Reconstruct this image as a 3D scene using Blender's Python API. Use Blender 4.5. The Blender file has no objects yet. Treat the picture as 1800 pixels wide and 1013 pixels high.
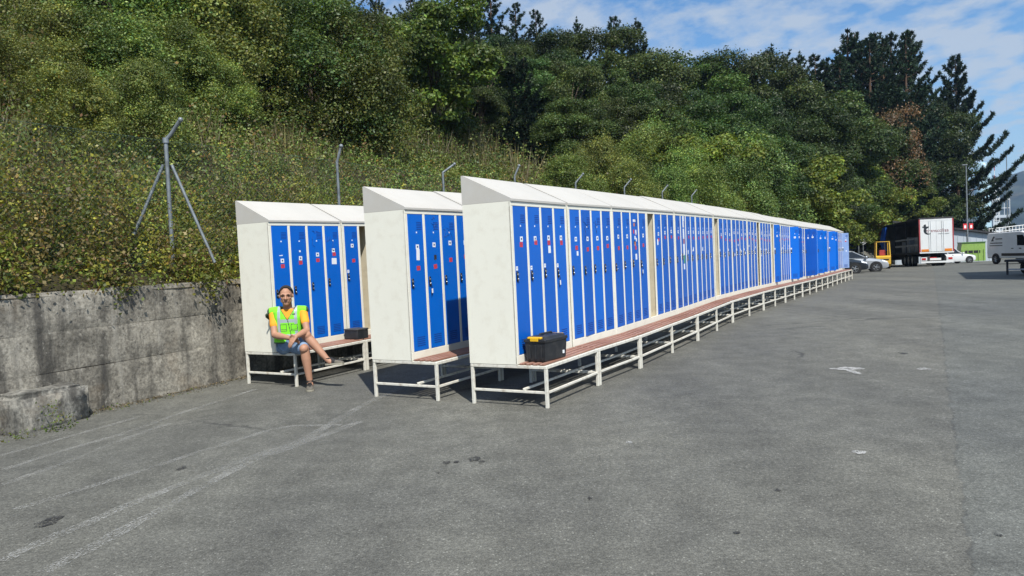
import bpy, bmesh, math, random
import numpy as np
from mathutils import Vector, Matrix

random.seed(7)
rng = np.random.default_rng(11)
SC = bpy.context.scene
COL = SC.collection
R = math.radians

# ------------------------------------------------------------------ camera
PITCH, ROLL, EYE = R(2.25), R(2.5), 1.6
fw = Vector((0, math.cos(PITCH), -math.sin(PITCH)))
up0 = Vector((1, 0, 0)).cross(fw)
cr = math.cos(ROLL) * Vector((1, 0, 0)) - math.sin(ROLL) * up0
cu = math.sin(ROLL) * Vector((1, 0, 0)) + math.cos(ROLL) * up0
cam = bpy.data.cameras.new('camera')
cam.sensor_width = 36
cam.lens = 36 * 1330 / 1800
cam.clip_start = 0.1
cam.clip_end = 8000
camo = bpy.data.objects.new('camera', cam)
COL.objects.link(camo)
M = Matrix((cr, cu, -fw)).transposed().to_4x4()
M.translation = Vector((0, 0, EYE))
camo.matrix_world = M
SC.camera = camo

# ------------------------------------------------------------------ sky, sun, exposure
SUN_AZ, SUN_EL = R(163), R(53)
W = bpy.data.worlds.new('World')
SC.world = W
W.use_nodes = True
nt = W.node_tree
nt.nodes.clear()


def N(nt, typ, **kw):
    n = nt.nodes.new(typ)
    for k, v in kw.items():
        if k.startswith('i_'):
            key = k[2:]
            n.inputs[int(key) if key.isdigit() else key].default_value = v
        else:
            setattr(n, k, v)
    return n


def math_n(nt, op, a=None, b=None, clamp=False):
    n = nt.nodes.new('ShaderNodeMath')
    n.operation = op
    n.use_clamp = clamp
    for i, v in ((0, a), (1, b)):
        if v is None:
            continue
        if isinstance(v, (int, float)):
            n.inputs[i].default_value = v
        else:
            nt.links.new(v, n.inputs[i])
    return n.outputs[0]


def ramp(nt, fac, stops, interp='LINEAR'):
    n = nt.nodes.new('ShaderNodeValToRGB')
    n.color_ramp.interpolation = interp
    el = n.color_ramp.elements
    while len(el) < len(stops):
        el.new(0.5)
    for e, (p, c) in zip(el, stops):
        e.position = p
        e.color = (c, c, c, 1) if isinstance(c, (int, float)) else (*c, 1)
    nt.links.new(fac, n.inputs[0])
    return n.outputs[0]


def mixc(nt, fac, a, b, blend='MIX'):
    n = nt.nodes.new('ShaderNodeMix')
    n.data_type = 'RGBA'
    n.blend_type = blend
    for sock, v in ((n.inputs[0], fac), (n.inputs[6], a), (n.inputs[7], b)):
        if isinstance(v, (int, float)):
            sock.default_value = v
        elif isinstance(v, tuple):
            sock.default_value = (*v, 1)
        else:
            nt.links.new(v, sock)
    return n.outputs[2]


def noise(nt, vec, scale, detail=4, rough=0.55, out=0, dist=0.0):
    n = nt.nodes.new('ShaderNodeTexNoise')
    n.inputs['Scale'].default_value = scale
    n.inputs['Detail'].default_value = detail
    n.inputs['Roughness'].default_value = rough
    n.inputs['Distortion'].default_value = dist
    if vec is not None:
        nt.links.new(vec, n.inputs['Vector'])
    return n.outputs[out]


def mapping(nt, vec, scale=(1, 1, 1), rot=(0, 0, 0), loc=(0, 0, 0)):
    n = nt.nodes.new('ShaderNodeMapping')
    n.inputs['Scale'].default_value = scale
    n.inputs['Rotation'].default_value = rot
    n.inputs['Location'].default_value = loc
    nt.links.new(vec, n.inputs['Vector'])
    return n.outputs[0]


sky = N(nt, 'ShaderNodeTexSky')
sky.sky_type = 'NISHITA'
sky.sun_disc = False
sky.sun_elevation = SUN_EL
sky.sun_rotation = SUN_AZ
sky.air_density = 1.0
sky.dust_density = 0.6
sky.ozone_density = 2.0
SKY_K = 0.10
bg1 = N(nt, 'ShaderNodeBackground')
bg1.inputs['Strength'].default_value = SKY_K
tc = N(nt, 'ShaderNodeTexCoord')
# altocumulus sheet: project the view direction on a plane overhead
sep = N(nt, 'ShaderNodeSeparateXYZ')
nt.links.new(tc.outputs['Generated'], sep.inputs[0])
zz = math_n(nt, 'MAXIMUM', math_n(nt, 'ADD', sep.outputs[2], 0.22), 0.06)
comb = N(nt, 'ShaderNodeCombineXYZ')
nt.links.new(math_n(nt, 'DIVIDE', sep.outputs[0], zz), comb.inputs[0])
nt.links.new(math_n(nt, 'DIVIDE', sep.outputs[1], zz), comb.inputs[1])
cv = mapping(nt, comb.outputs[0], rot=(0, 0, R(-25)))
small = noise(nt, mapping(nt, cv, scale=(7.5, 6.0, 1)), 1.0, 5, 0.55, dist=0.1)
large = noise(nt, cv, 1.1, 3, 0.5)
dens = math_n(nt, 'ADD', math_n(nt, 'MULTIPLY', small, 1.0), math_n(nt, 'MULTIPLY', large, 0.30))
cov = ramp(nt, dens, [(0.55, 0.0), (0.64, 0.55), (0.74, 1.0)])
hz = ramp(nt, sep.outputs[2], [(0.0, 0.70), (0.10, 0.40), (0.22, 0.0)])
cov2 = math_n(nt, 'MAXIMUM', cov, hz)
skyc = mixc(nt, 1.0, sky.outputs[0], (0.66, 0.95, 1.16), 'MULTIPLY')
nt.links.new(skyc, bg1.inputs['Color'])
bg2 = N(nt, 'ShaderNodeBackground')
bg2.inputs['Color'].default_value = (0.60, 0.68, 0.78, 1)
bg2.inputs['Strength'].default_value = 0.72
mx = N(nt, 'ShaderNodeMixShader')
nt.links.new(math_n(nt, 'MULTIPLY', cov2, 0.80), mx.inputs[0])
nt.links.new(bg1.outputs[0], mx.inputs[1])
nt.links.new(bg2.outputs[0], mx.inputs[2])
wo = N(nt, 'ShaderNodeOutputWorld')
nt.links.new(mx.outputs[0], wo.inputs['Surface'])

sun = bpy.data.lights.new('sun', 'SUN')
sun.energy = 4.6
sun.angle = R(0.53)
sun.color = (1.0, 0.955, 0.88)
suno = bpy.data.objects.new('sun', sun)
COL.objects.link(suno)
sv = Vector((math.sin(SUN_AZ) * math.cos(SUN_EL), math.cos(SUN_AZ) * math.cos(SUN_EL), math.sin(SUN_EL)))
suno.rotation_euler = sv.to_track_quat('Z', 'Y').to_euler()
suno.location = (5, -20, 30)

SC.view_settings.view_transform = 'Standard'
SC.view_settings.look = 'None'
SC.view_settings.gamma = 1
SC.view_settings.exposure = 0.35
SC.view_settings.use_curve_mapping = False
SC.cycles.max_bounces = 6
SC.cycles.diffuse_bounces = 3
SC.cycles.glossy_bounces = 3
SC.cycles.transmission_bounces = 4
SC.cycles.transparent_max_bounces = 8
SC.cycles.volume_bounces = 0
SC.cycles.caustics_reflective = False
SC.cycles.caustics_refractive = False


# ------------------------------------------------------------------ helpers
def lin(r, g, b):
    return tuple(((c / 255 + 0.055) / 1.055) ** 2.4 if c > 10 else c / 255 / 12.92 for c in (r, g, b))


def pmat(name, col, rough=0.5, metal=0.0, var=0.12, vscale=6.0, bump=0.0, bscale=40.0, spec=0.5, dirt=None,
         dscale=2.0, damt=0.5, coat=0.0, detail=5, space='Object', streak=None):
    m = bpy.data.materials.new(name)
    m.use_nodes = True
    t = m.node_tree
    b = t.nodes['Principled BSDF']
    co = t.nodes.new('ShaderNodeTexCoord').outputs[space]
    if streak:
        co = mapping(t, co, scale=streak)
    nz = noise(t, co, vscale, detail)
    lo = tuple(c * (1 - var) for c in col)
    hi = tuple(min(1, c * (1 + var)) for c in col)
    c = mixc(t, ramp(t, nz, [(0.3, 0.0), (0.7, 1.0)]), lo, hi)
    if dirt:
        dn = noise(t, co, dscale, 8, 0.65)
        c = mixc(t, ramp(t, dn, [(0.5, 0.0), (0.72, damt)]), c, dirt)
    t.links.new(c, b.inputs['Base Color'])
    b.inputs['Roughness'].default_value = rough
    b.inputs['Metallic'].default_value = metal
    b.inputs['Specular IOR Level'].default_value = spec
    if coat:
        b.inputs['Coat Weight'].default_value = coat
        b.inputs['Coat Roughness'].default_value = 0.08
    if bump:
        bn = t.nodes.new('ShaderNodeBump')
        bn.inputs['Strength'].default_value = bump
        bn.inputs['Distance'].default_value = 0.02
        t.links.new(noise(t, co, bscale, 6), bn.inputs['Height'])
        t.links.new(bn.outputs[0], b.inputs['Normal'])
    return m


class MB:
    """collects shapes, then links them as ONE mesh object"""

    def __init__(self):
        self.v, self.f, self.m = [], [], []

    def add(self, vs, fs, mi=0, T=None):
        o = len(self.v)
        if T is not None:
            vs = [T @ Vector(p) for p in vs]
        self.v += [tuple(p) for p in vs]
        self.f += [tuple(i + o for i in q) for q in fs]
        self.m += [mi] * len(fs)
        return self

    def box(self, x0, x1, y0, y1, z0, z1, mi=0, T=None, b=0.0):
        if b <= 0:
            vs = [(x, y, z) for z in (z0, z1) for y in (y0, y1) for x in (x0, x1)]
            fs = [(0, 2, 3, 1), (4, 5, 7, 6), (0, 1, 5, 4), (2, 6, 7, 3), (0, 4, 6, 2), (1, 3, 7, 5)]
            return self.add(vs, fs, mi, T)
        bm = bmesh.new()
        bmesh.ops.create_cube(bm, size=1)
        for v in bm.verts:
            v.co = Vector(((x0 + x1) / 2 + v.co.x * (x1 - x0), (y0 + y1) / 2 + v.co.y * (y1 - y0), (z0 + z1) / 2 + v.co.z * (z1 - z0)))
        bmesh.ops.bevel(bm, geom=bm.edges[:], offset=b, segments=1, affect='EDGES')
        bm.verts.index_update()
        vs = [v.co.copy() for v in bm.verts]
        fs = [tuple(v.index for v in f.verts) for f in bm.faces]
        bm.free()
        return self.add(vs, fs, mi, T)

    def prism(self, poly, y0, y1, axis='y', mi=0, T=None):
        n = len(poly)

        def P(a, b, c):
            return {'y': (a, c, b), 'x': (c, a, b), 'z': (a, b, c)}[axis]
        vs = [P(a, b, y0) for a, b in poly] + [P(a, b, y1) for a, b in poly]
        fs = [tuple(range(n))[::-1], tuple(range(n, 2 * n))] + [(i, (i + 1) % n, n + (i + 1) % n, n + i) for i in range(n)]
        return self.add(vs, fs, mi, T)

    def tube(self, pts, rad, n=8, mi=0, T=None, cap=True, sq=False):
        pts = [Vector(p) for p in pts]
        if isinstance(rad, (int, float)):
            rad = [rad] * len(pts)
        vs, fs = [], []
        prev = None
        for i, p in enumerate(pts):
            d = (pts[min(i + 1, len(pts) - 1)] - pts[max(i - 1, 0)]).normalized()
            a = prev if prev is not None else (Vector((0, 0, 1)) if abs(d.z) < 0.9 else Vector((1, 0, 0)))
            u = (a - d * a.dot(d)).normalized()
            w = d.cross(u)
            prev = u
            for k in range(n):
                t = 2 * math.pi * (k + (0.5 if sq else 0)) / n
                vs.append(p + (u * math.cos(t) + w * math.sin(t)) * rad[i])
        for i in range(len(pts) - 1):
            for k in range(n):
                a, b = i * n + k, i * n + (k + 1) % n
                fs.append((a, b, b + n, a + n))
        if cap:
            fs.append(tuple(range(n))[::-1])
            e = (len(pts) - 1) * n
            fs.append(tuple(range(e, e + n)))
        return self.add(vs, fs, mi, T)

    def lathe(self, prof, n=20, axis='z', mi=0, T=None, closed=False):
        vs, fs = [], []
        m = len(prof)
        for k in range(n):
            t = 2 * math.pi * k / n
            for r, h in prof:
                c, s = r * math.cos(t), r * math.sin(t)
                vs.append({'z': (c, s, h), 'y': (c, h, s), 'x': (h, c, s)}[axis])
        for k in range(n):
            k2 = (k + 1) % n
            for j in range(m if closed else m - 1):
                j2 = (j + 1) % m
                fs.append((k * m + j, k2 * m + j, k2 * m + j2, k * m + j2))
        return self.add(vs, fs, mi, T)

    def loft(self, rings, mi=0, T=None, cap=True, closed=True):
        n = len(rings[0])
        vs = [p for r in rings for p in r]
        fs = []
        for i in range(len(rings) - 1):
            for k in range(n if closed else n - 1):
                a, b = i * n + k, i * n + (k + 1) % n
                fs.append((a, b, b + n, a + n))
        if cap:
            fs.append(tuple(range(n))[::-1])
            e = (len(rings) - 1) * n
            fs.append(tuple(range(e, e + n)))
        return self.add(vs, fs, mi, T)

    def sphere(self, c, r, nu=12, nv=8, mi=0, T=None):
        c = Vector(c)
        rr = r if isinstance(r, (tuple, list)) else (r, r, r)
        vs = [c + Vector((0, 0, -rr[2]))]
        for j in range(1, nv):
            p = -math.pi / 2 + math.pi * j / nv
            for k in range(nu):
                t = 2 * math.pi * k / nu
                vs.append(c + Vector((rr[0] * math.cos(p) * math.cos(t), rr[1] * math.cos(p) * math.sin(t), rr[2] * math.sin(p))))
        vs.append(c + Vector((0, 0, rr[2])))
        fs = [(0, 1 + (k + 1) % nu, 1 + k) for k in range(nu)]
        for j in range(nv - 2):
            for k in range(nu):
                a, b = 1 + j * nu + k, 1 + j * nu + (k + 1) % nu
                fs.append((a, b, b + nu, a + nu))
        e = len(vs) - 1
        o = 1 + (nv - 2) * nu
        fs += [(o + k, o + (k + 1) % nu, e) for k in range(nu)]
        return self.add(vs, fs, mi, T)

    def mesh(self, name, mats, smooth=None):
        me = bpy.data.meshes.new(name)
        me.from_pydata([tuple(p) for p in self.v], [], self.f)
        for m in (mats if isinstance(mats, (list, tuple)) else [mats]):
            me.materials.append(m)
        me.polygons.foreach_set('material_index', self.m)
        bm = bmesh.new()
        bm.from_mesh(me)
        bmesh.ops.recalc_face_normals(bm, faces=bm.faces[:])
        bm.to_mesh(me)
        bm.free()
        if smooth is not None:
            me.polygons.foreach_set('use_smooth', [True] * len(me.polygons))
            me.set_sharp_from_angle(angle=R(smooth))
        me.update()
        return me

    def build(self, name, mats, parent=None, smooth=None, loc=(0, 0, 0), rot=(0, 0, 0)):
        return link(name, self.mesh(name, mats, smooth), parent, loc, rot)


def link(name, data, parent=None, loc=(0, 0, 0), rot=(0, 0, 0)):
    o = bpy.data.objects.new(name, data)
    COL.objects.link(o)
    if parent is not None:
        o.parent = parent
    o.location = loc
    o.rotation_euler = rot
    return o


def tag(o, label=None, cat=None, group=None, kind=None):
    for k, v in (('label', label), ('category', cat), ('group', group), ('kind', kind)):
        if v:
            o[k] = v
    return o


def thing(name, label, cat, loc=(0, 0, 0), rz=0.0, group=None):
    o = bpy.data.objects.new(name, None)
    o.empty_display_size = 0.2
    COL.objects.link(o)
    o.location = loc
    o.rotation_euler = (0, 0, rz)
    return tag(o, label, cat, group)


def text(name, body, size, mat, parent, loc, rot, extrude=0.002, sx=1.0, align='LEFT'):
    cu = bpy.data.curves.new(name, 'FONT')
    cu.body = body
    cu.size = size
    cu.extrude = extrude
    cu.align_x = align
    cu.materials.append(mat)
    o = link(name, cu, parent, loc, rot)
    o.scale = (sx, 1, 1)
    return o


def lettering(*a, **k):
    """flat lettering turned into one mesh per word"""
    o = text(*a, **k)
    dg = bpy.context.evaluated_depsgraph_get()
    me = bpy.data.meshes.new_from_object(o.evaluated_get(dg))
    n, par, loc, rot, sc = o.name, o.parent, o.location.copy(), o.rotation_euler.copy(), o.scale.copy()
    bpy.data.objects.remove(o)
    q = link(n, me, par, loc, rot)
    q.scale = sc
    return tag(q, kind='stuff')


# ------------------------------------------------------------------ terrain functions
WX, WY, WA = -3.94, 11.02, R(31)
LX, LY = math.sin(WA), math.cos(WA)           # along the wall, away from the camera
BX, BY = -math.cos(WA), math.sin(WA)          # up the hill


def sst(a, b, x):
    t = np.clip((x - a) / (b - a), 0, 1)
    return t * t * (3 - 2 * t)


def g(x, y):
    """height of the yard"""
    z = .1 * np.exp(-((y - 17) / 6.5) ** 2) - .019 * np.logaddexp(0, (y - 33) / 3.) * 3
    s, d = sd(x, y)
    return z + 2.0 * sst(64, 84, y) * (1 - sst(-2.0, 1.5, -d))


def sd(x, y):
    s = (x - WX) * LX + (y - WY) * LY
    d = (x - WX) * BX + (y - WY) * BY
    dw = np.where(s < 0, .112 * s, 0) - np.maximum(s - 85, 0)
    return s, d - dw


def from_sd(s, d):
    d = d + np.where(s < 0, .112 * s, 0) - np.maximum(s - 85, 0)
    return WX + s * LX + d * BX, WY + s * LY + d * BY


def hill(x, y):
    s, d = sd(x, y)
    base = 1.42 * (1 - sst(26, 40, s)) - .6 * sst(40, 80, s)
    dd = np.maximum(d, 0)
    f = .38 * np.minimum(dd, 13) + .58 * np.clip(dd - 13, 0, 27) + .12 * np.clip(dd - 40, 0, 60)
    return base + f * (1 - .92 * sst(84, 108, s))


def gz(x, y):
    return float(g(np.float64(x), np.float64(y)))

# ------------------------------------------------------------------ ground
def asphalt():
    m = bpy.data.materials.new('asphalt')
    m.use_nodes = True
    t = m.node_tree
    b = t.nodes['Principled BSDF']
    co = t.nodes.new('ShaderNodeTexCoord').outputs['Object']
    agg = math_n(t, 'ADD', math_n(t, 'MULTIPLY', noise(t, co, 105, 2, 0.7), .58), math_n(t, 'MULTIPLY', noise(t, co, 34, 3, 0.7), .42))
    c = mixc(t, ramp(t, agg, [(0.38, 0.0), (0.51, 0.40), (0.64, 1.0)]), (.068, .068, .061), (.192, .190, .170))
    vo = t.nodes.new('ShaderNodeTexVoronoi')
    vo.inputs['Scale'].default_value = 55
    t.links.new(co, vo.inputs['Vector'])
    sepc = t.nodes.new('ShaderNodeSeparateColor')
    t.links.new(vo.outputs['Color'], sepc.inputs[0])
    chip = math_n(t, 'MULTIPLY', ramp(t, sepc.outputs[0], [(0.86, 0.0), (0.93, 1.0)]), ramp(t, vo.outputs['Distance'], [(0.22, 1.0), (0.36, 0.0)]))
    c = mixc(t, math_n(t, 'MULTIPLY', chip, 0.7), c, (.33, .33, .30))
    mid = noise(t, co, 3.2, 6, 0.6)
    c = mixc(t, 1.0, c, ramp(t, mid, [(0.3, 0.80), (0.7, 1.20)]), 'MULTIPLY')
    trk = noise(t, mapping(t, co, rot=(0, 0, R(31)), scale=(1.0, 0.10, 1)), 0.9, 5, 0.55)
    c = mixc(t, 1.0, c, ramp(t, trk, [(0.3, (0.80, 0.80, 0.80)), (0.7, (1.17, 1.17, 1.15))]), 'MULTIPLY')
    big = noise(t, co, 0.22, 4, 0.55)
    c = mixc(t, 1.0, c, ramp(t, big, [(0.3, (0.86, 0.87, 0.89)), (0.7, (1.12, 1.11, 1.06))]), 'MULTIPLY')
    stain = noise(t, co, 0.8, 7, 0.7)
    c = mixc(t, ramp(t, stain, [(0.66, 0.0), (0.75, 0.55)]), c, (.03, .03, .032))
    # hairline cracks
    cr_ = t.nodes.new('ShaderNodeTexVoronoi')
    cr_.feature = 'DISTANCE_TO_EDGE'
    cr_.inputs['Scale'].default_value = 0.28
    dist = noise(t, co, 1.4, 5, 0.6, out=1)
    t.links.new(mixc(t, 0.35, co, dist), cr_.inputs['Vector'])
    crack = math_n(t, 'MULTIPLY', ramp(t, cr_.outputs['Distance'], [(0.002, 0.7), (0.006, 0.0)]), ramp(t, noise(t, co, 0.5, 2), [(0.52, 0.0), (0.62, 1.0)]))
    c = mixc(t, crack, c, (.025, .025, .026))
    # the strip laid later, to the right of the seam
    sp = t.nodes.new('ShaderNodeSeparateXYZ')
    t.links.new(co, sp.inputs[0])
    ln = math_n(t, 'SUBTRACT', sp.outputs[0], math_n(t, 'ADD', math_n(t, 'MULTIPLY', sp.outputs[1], 0.555), 0.16))
    ln = math_n(t, 'ADD', ln, math_n(t, 'MULTIPLY', math_n(t, 'SUBTRACT', noise(t, co, 3.0, 5, 0.7), 0.5), 0.22))
    newer = ramp(t, math_n(t, 'ADD', math_n(t, 'MULTIPLY', ln, 20), 0.5), [(0.4, 0.0), (0.6, 1.0)])
    c = mixc(t, newer, c, mixc(t, 1.0, c, (0.95, 0.985, 1.02), 'MULTIPLY'))
    seam = ramp(t, math_n(t, 'ABSOLUTE', ln), [(0.006, 0.4), (0.018, 0.0)])
    c = mixc(t, math_n(t, 'MULTIPLY', seam, ramp(t, noise(t, co, 5, 4), [(0.4, 0.2), (0.6, 1.0)])), c, (.026, .027, .028))
    t.links.new(c, b.inputs['Base Color'])
    b.inputs['Roughness'].default_value = 0.82
    b.inputs['Specular IOR Level'].default_value = 0.35
    bn = t.nodes.new('ShaderNodeBump')
    bn.inputs['Strength'].default_value = 0.55
    bn.inputs['Distance'].default_value = 0.006
    t.links.new(agg, bn.inputs['Height'])
    t.links.new(bn.outputs[0], b.inputs['Normal'])
    return m


ASPHALT = asphalt()


def grid_obj(name, xs, ys, zf, mat, smooth=True):
    X, Y = np.meshgrid(xs, ys)
    Z = zf(X, Y)
    nx, ny = len(xs), len(ys)
    me = bpy.data.meshes.new(name)
    co = np.stack([X, Y, Z], -1).reshape(-1, 3)
    i = (np.arange(ny - 1)[:, None] * nx + np.arange(nx - 1)[None]).reshape(-1)
    q = np.stack([i, i + 1, i + nx + 1, i + nx], -1)
    me.from_pydata(co.tolist(), [], q.tolist())
    me.materials.append(mat)
    me.polygons.foreach_set('use_smooth', [smooth] * len(me.polygons))
    me.update()
    return link(name, me)


xs = np.concatenate([np.linspace(-40, -10, 8)[:-1], np.linspace(-10, 30, 60)[:-1], np.linspace(30, 60, 40)[:-1], np.linspace(60, 200, 20)[:-1], np.linspace(200, 2600, 20)])
ys = np.concatenate([np.linspace(-60, -4, 12)[:-1], np.linspace(-4, 40, 70)[:-1], np.linspace(40, 110, 60)[:-1], np.linspace(110, 300, 20)[:-1], np.linspace(300, 2600, 20)])


def yard_z(x, y):
    z = g(x, np.minimum(y, 88))
    return z - .02 * np.clip(y - 88, 0, 200) - .006 * np.clip(x - 60, 0, 300)


tag(grid_obj('ground', xs, ys, yard_z, ASPHALT), kind='structure')

# pale scuffed curves and spots on the asphalt, thin worn sheets
def worn(name, col, thr, sc=9.0, fine=.6, top=1.0):
    m = bpy.data.materials.new(name)
    m.use_nodes = True
    t = m.node_tree
    b = t.nodes['Principled BSDF']
    co = t.nodes.new('ShaderNodeTexCoord').outputs['Object']
    b.inputs['Base Color'].default_value = (*col, 1)
    b.inputs['Roughness'].default_value = 0.9
    a = math_n(t, 'ADD', math_n(t, 'MULTIPLY', noise(t, co, 80, 3, 0.75), fine), math_n(t, 'MULTIPLY', noise(t, co, sc, 4, 0.6), 1.1 - fine))
    t.links.new(ramp(t, a, [(thr, 0.0), (thr + 0.10, top)]), b.inputs['Alpha'])
    return m


SCUFF = worn('pale_scuff', (.44, .44, .42), 0.545, 3.0, .85, .55)
WPAINT = worn('old_white_paint', (.40, .40, .385), 0.47)
OIL = worn('oil_spot', (.03, .03, .03), 0.50)


def ribbon(name, pts, w, mat):
    p = [Vector((x, y, 0)) for x, y in pts]
    q = []
    for i in range(len(p) - 1):
        p0, p1, p2, p3 = p[max(i - 1, 0)], p[i], p[i + 1], p[min(i + 2, len(p) - 1)]
        for k in range(8):
            t = k / 8
            q.append(0.5 * ((2 * p1) + (p2 - p0) * t + (2 * p0 - 5 * p1 + 4 * p2 - p3) * t * t + (3 * p1 - p0 - 3 * p2 + p3) * t ** 3))
    q.append(p[-1])
    mb = MB()
    vs = []
    for i, c in enumerate(q):
        d = (q[min(i + 1, len(q) - 1)] - q[max(i - 1, 0)]).normalized()
        n = Vector((-d.y, d.x, 0))
        for s in (-1, 1):
            e = c + n * s * w * (0.7 + 0.5 * random.random())
            vs.append((e.x, e.y, gz(e.x, e.y) + .005))
    mb.add(vs, [(2 * i, 2 * i + 1, 2 * i + 3, 2 * i + 2) for i in range(len(q) - 1)])
    return tag(mb.build(name, mat), kind='structure')


for i, c in enumerate(([(-2.98, 4.25), (-2.88, 4.66), (-2.63, 5.45), (-2.29, 6.33), (-1.97, 7.0), (-1.71, 8.56), (-1.2, 10.2)],
                       [(-2.62, 4.06), (-2.53, 4.5), (-2.4, 5.29), (-2.24, 6.18), (-1.99, 6.71), (-1.6, 7.6)],
                       [(-3.52, 5.2), (-3.2, 5.81), (-2.68, 6.92), (-2.33, 7.49), (-1.76, 7.48)],
                       [(-4.34, 6.3), (-4.2, 6.87), (-3.94, 7.6), (-3.8, 8.38), (-3.41, 9.85)],
                       [(-4.71, 6.82), (-4.56, 7.25), (-4.19, 8.4)],
                       [(-4.04, 5.82), (-3.9, 6.53), (-3.82, 7.29), (-3.66, 7.93)])):
    ribbon('scuff_marking', c, 0.055 if i < 2 else 0.04, SCUFF)


def blot(name, x, y, rx, ry, mat, rz=0.0):
    n = 22
    vs = [(x, y, gz(x, y) + .006)]
    for k in range(n):
        t = 2 * math.pi * k / n
        r = 0.7 + 0.45 * random.random()
        px, py = rx * r * math.cos(t), ry * r * math.sin(t)
        px, py = px * math.cos(rz) - py * math.sin(rz), px * math.sin(rz) + py * math.cos(rz)
        vs.append((x + px, y + py, gz(x + px, y + py) + .006))
    mb = MB()
    mb.add(vs, [(0, 1 + k, 1 + (k + 1) % n) for k in range(n)])
    return tag(mb.build(name, mat), kind='structure')


blot('paint_marking', 4.17, 9.47, .20, .13, WPAINT)
blot('paint_marking', 4.13, 9.2, .05, .22, WPAINT)
blot('paint_marking', 5.0, 9.2, .08, .09, WPAINT)
blot('paint_marking', 2.59, 5.71, .055, .06, WPAINT)
blot('paint_marking', .93, 6.3, .03, .04, WPAINT)
for x, y, r in ((-.36, 6.0, .05), (-.30, 5.9, .03), (-.58, 5.92, .035), (-.50, 5.93, .022), (-.62, 5.65, .02), (1.2, 4.2, .02), (1.68, 4.9, .02), (2.55, 4.0, .02),
                (.45, 4.9, .018), (2.1, 3.0, .02), (-3.1, 4.9, .08), (-2.75, 6.1, .04), (5.4, 10.5, .06)):
    blot('oil_stain', x, y, r, r * 1.5, OIL)


# ------------------------------------------------------------------ hillside soil
def soil():
    m = pmat('hill_soil', (.045, .040, .022), 0.95, var=.5, vscale=1.2, bump=.6, bscale=3, spec=.1)
    return m


SOIL = soil()
ss = np.concatenate([np.linspace(-16, 50, 90), np.linspace(52, 150, 50)])
dd_ = np.concatenate([np.linspace(.0, 14, 30), np.linspace(15, 70, 45), [90, 130]])
S_, D_ = np.meshgrid(ss, dd_)
PX, PY = from_sd(S_, D_)
PZ = hill(PX, PY) - .02 + .12 * np.sin(PX * 2.1 + 1) * np.sin(PY * 1.7) * np.clip(D_, 0, 1)
me = bpy.data.meshes.new('hillside')
n1, n2 = len(ss), len(dd_)
i_ = (np.arange(n2 - 1)[:, None] * n1 + np.arange(n1 - 1)[None]).reshape(-1)
me.from_pydata(np.stack([PX, PY, PZ], -1).reshape(-1, 3).tolist(), [], np.stack([i_, i_ + 1, i_ + n1 + 1, i_ + n1], -1).tolist())
me.materials.append(SOIL)
me.update()
tag(link('hillside', me), kind='structure')


# ------------------------------------------------------------------ retaining wall
def concrete(name, lo, hi, lichen=(.42, .40, .35), z_streak=0.10):
    m = bpy.data.materials.new(name)
    m.use_nodes = True
    t = m.node_tree
    b = t.nodes['Principled BSDF']
    co = t.nodes.new('ShaderNodeTexCoord').outputs['Object']
    n1 = noise(t, co, 1.3, 8, 0.68)
    c = mixc(t, ramp(t, n1, [(0.33, 0.0), (0.66, 1.0)]), lo, hi)
    fine = noise(t, co, 26, 6, 0.7)
    c = mixc(t, 1.0, c, ramp(t, fine, [(0.30, 0.45), (0.5, 1.0), (0.70, 1.6)]), 'MULTIPLY')
    st = noise(t, mapping(t, co, scale=(1, 1, z_streak)), 5.0, 6, 0.6)
    c = mixc(t, ramp(t, st, [(0.47, 0.0), (0.64, 0.80)]), c, (.050, .048, .045))
    st2 = noise(t, mapping(t, co, scale=(1, 1, z_streak * .8), loc=(3, 7, 1)), 7.0, 6, 0.6)
    c = mixc(t, ramp(t, st2, [(0.58, 0.0), (0.72, 0.6)]), c, (.40, .38, .33))
    sp = noise(t, co, 11, 4, 0.6)
    c = mixc(t, ramp(t, sp, [(0.62, 0.0), (0.70, 0.65)]), c, lichen)
    sp2 = noise(t, mapping(t, co, loc=(5, 1, 2)), 16, 5, 0.65)
    c = mixc(t, ramp(t, sp2, [(0.60, 0.0), (0.70, 0.7)]), c, (.035, .034, .032))
    sp3 = noise(t, mapping(t, co, loc=(2, 8, 5)), 4.2, 7, 0.7)
    c = mixc(t, ramp(t, sp3, [(0.56, 0.0), (0.66, 0.7)]), c, (.37, .345, .29))
    sp4 = noise(t, mapping(t, co, loc=(7, 3, 6)), 3.1, 7, 0.72)
    c = mixc(t, ramp(t, sp4, [(0.54, 0.0), (0.66, 0.65)]), c, (.060, .056, .050))
    rust = noise(t, mapping(t, co, loc=(9, 4, 1)), 1.1, 5, 0.6)
    c = mixc(t, ramp(t, rust, [(0.55, 0.0), (0.7, 0.5)]), c, (.21, .155, .10))
    t.links.new(c, b.inputs['Base Color'])
    b.inputs['Roughness'].default_value = 0.92
    b.inputs['Specular IOR Level'].default_value = 0.2
    bn = t.nodes.new('ShaderNodeBump')
    bn.inputs['Strength'].default_value = 0.8
    bn.inputs['Distance'].default_value = 0.015
    t.links.new(math_n(t, 'ADD', math_n(t, 'MULTIPLY', fine, .6), math_n(t, 'MULTIPLY', noise(t, co, 8, 5), .8)), bn.inputs['Height'])
    t.links.new(bn.outputs[0], b.inputs['Normal'])
    return m


CONC = concrete('old_concrete', (.135, .125, .105), (.37, .345, .29))
wall = thing('retaining_wall', 'long weathered concrete retaining wall with stained courses below the overgrown slope', 'wall', (0, 0, 0))
from mathutils import noise as mn


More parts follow.
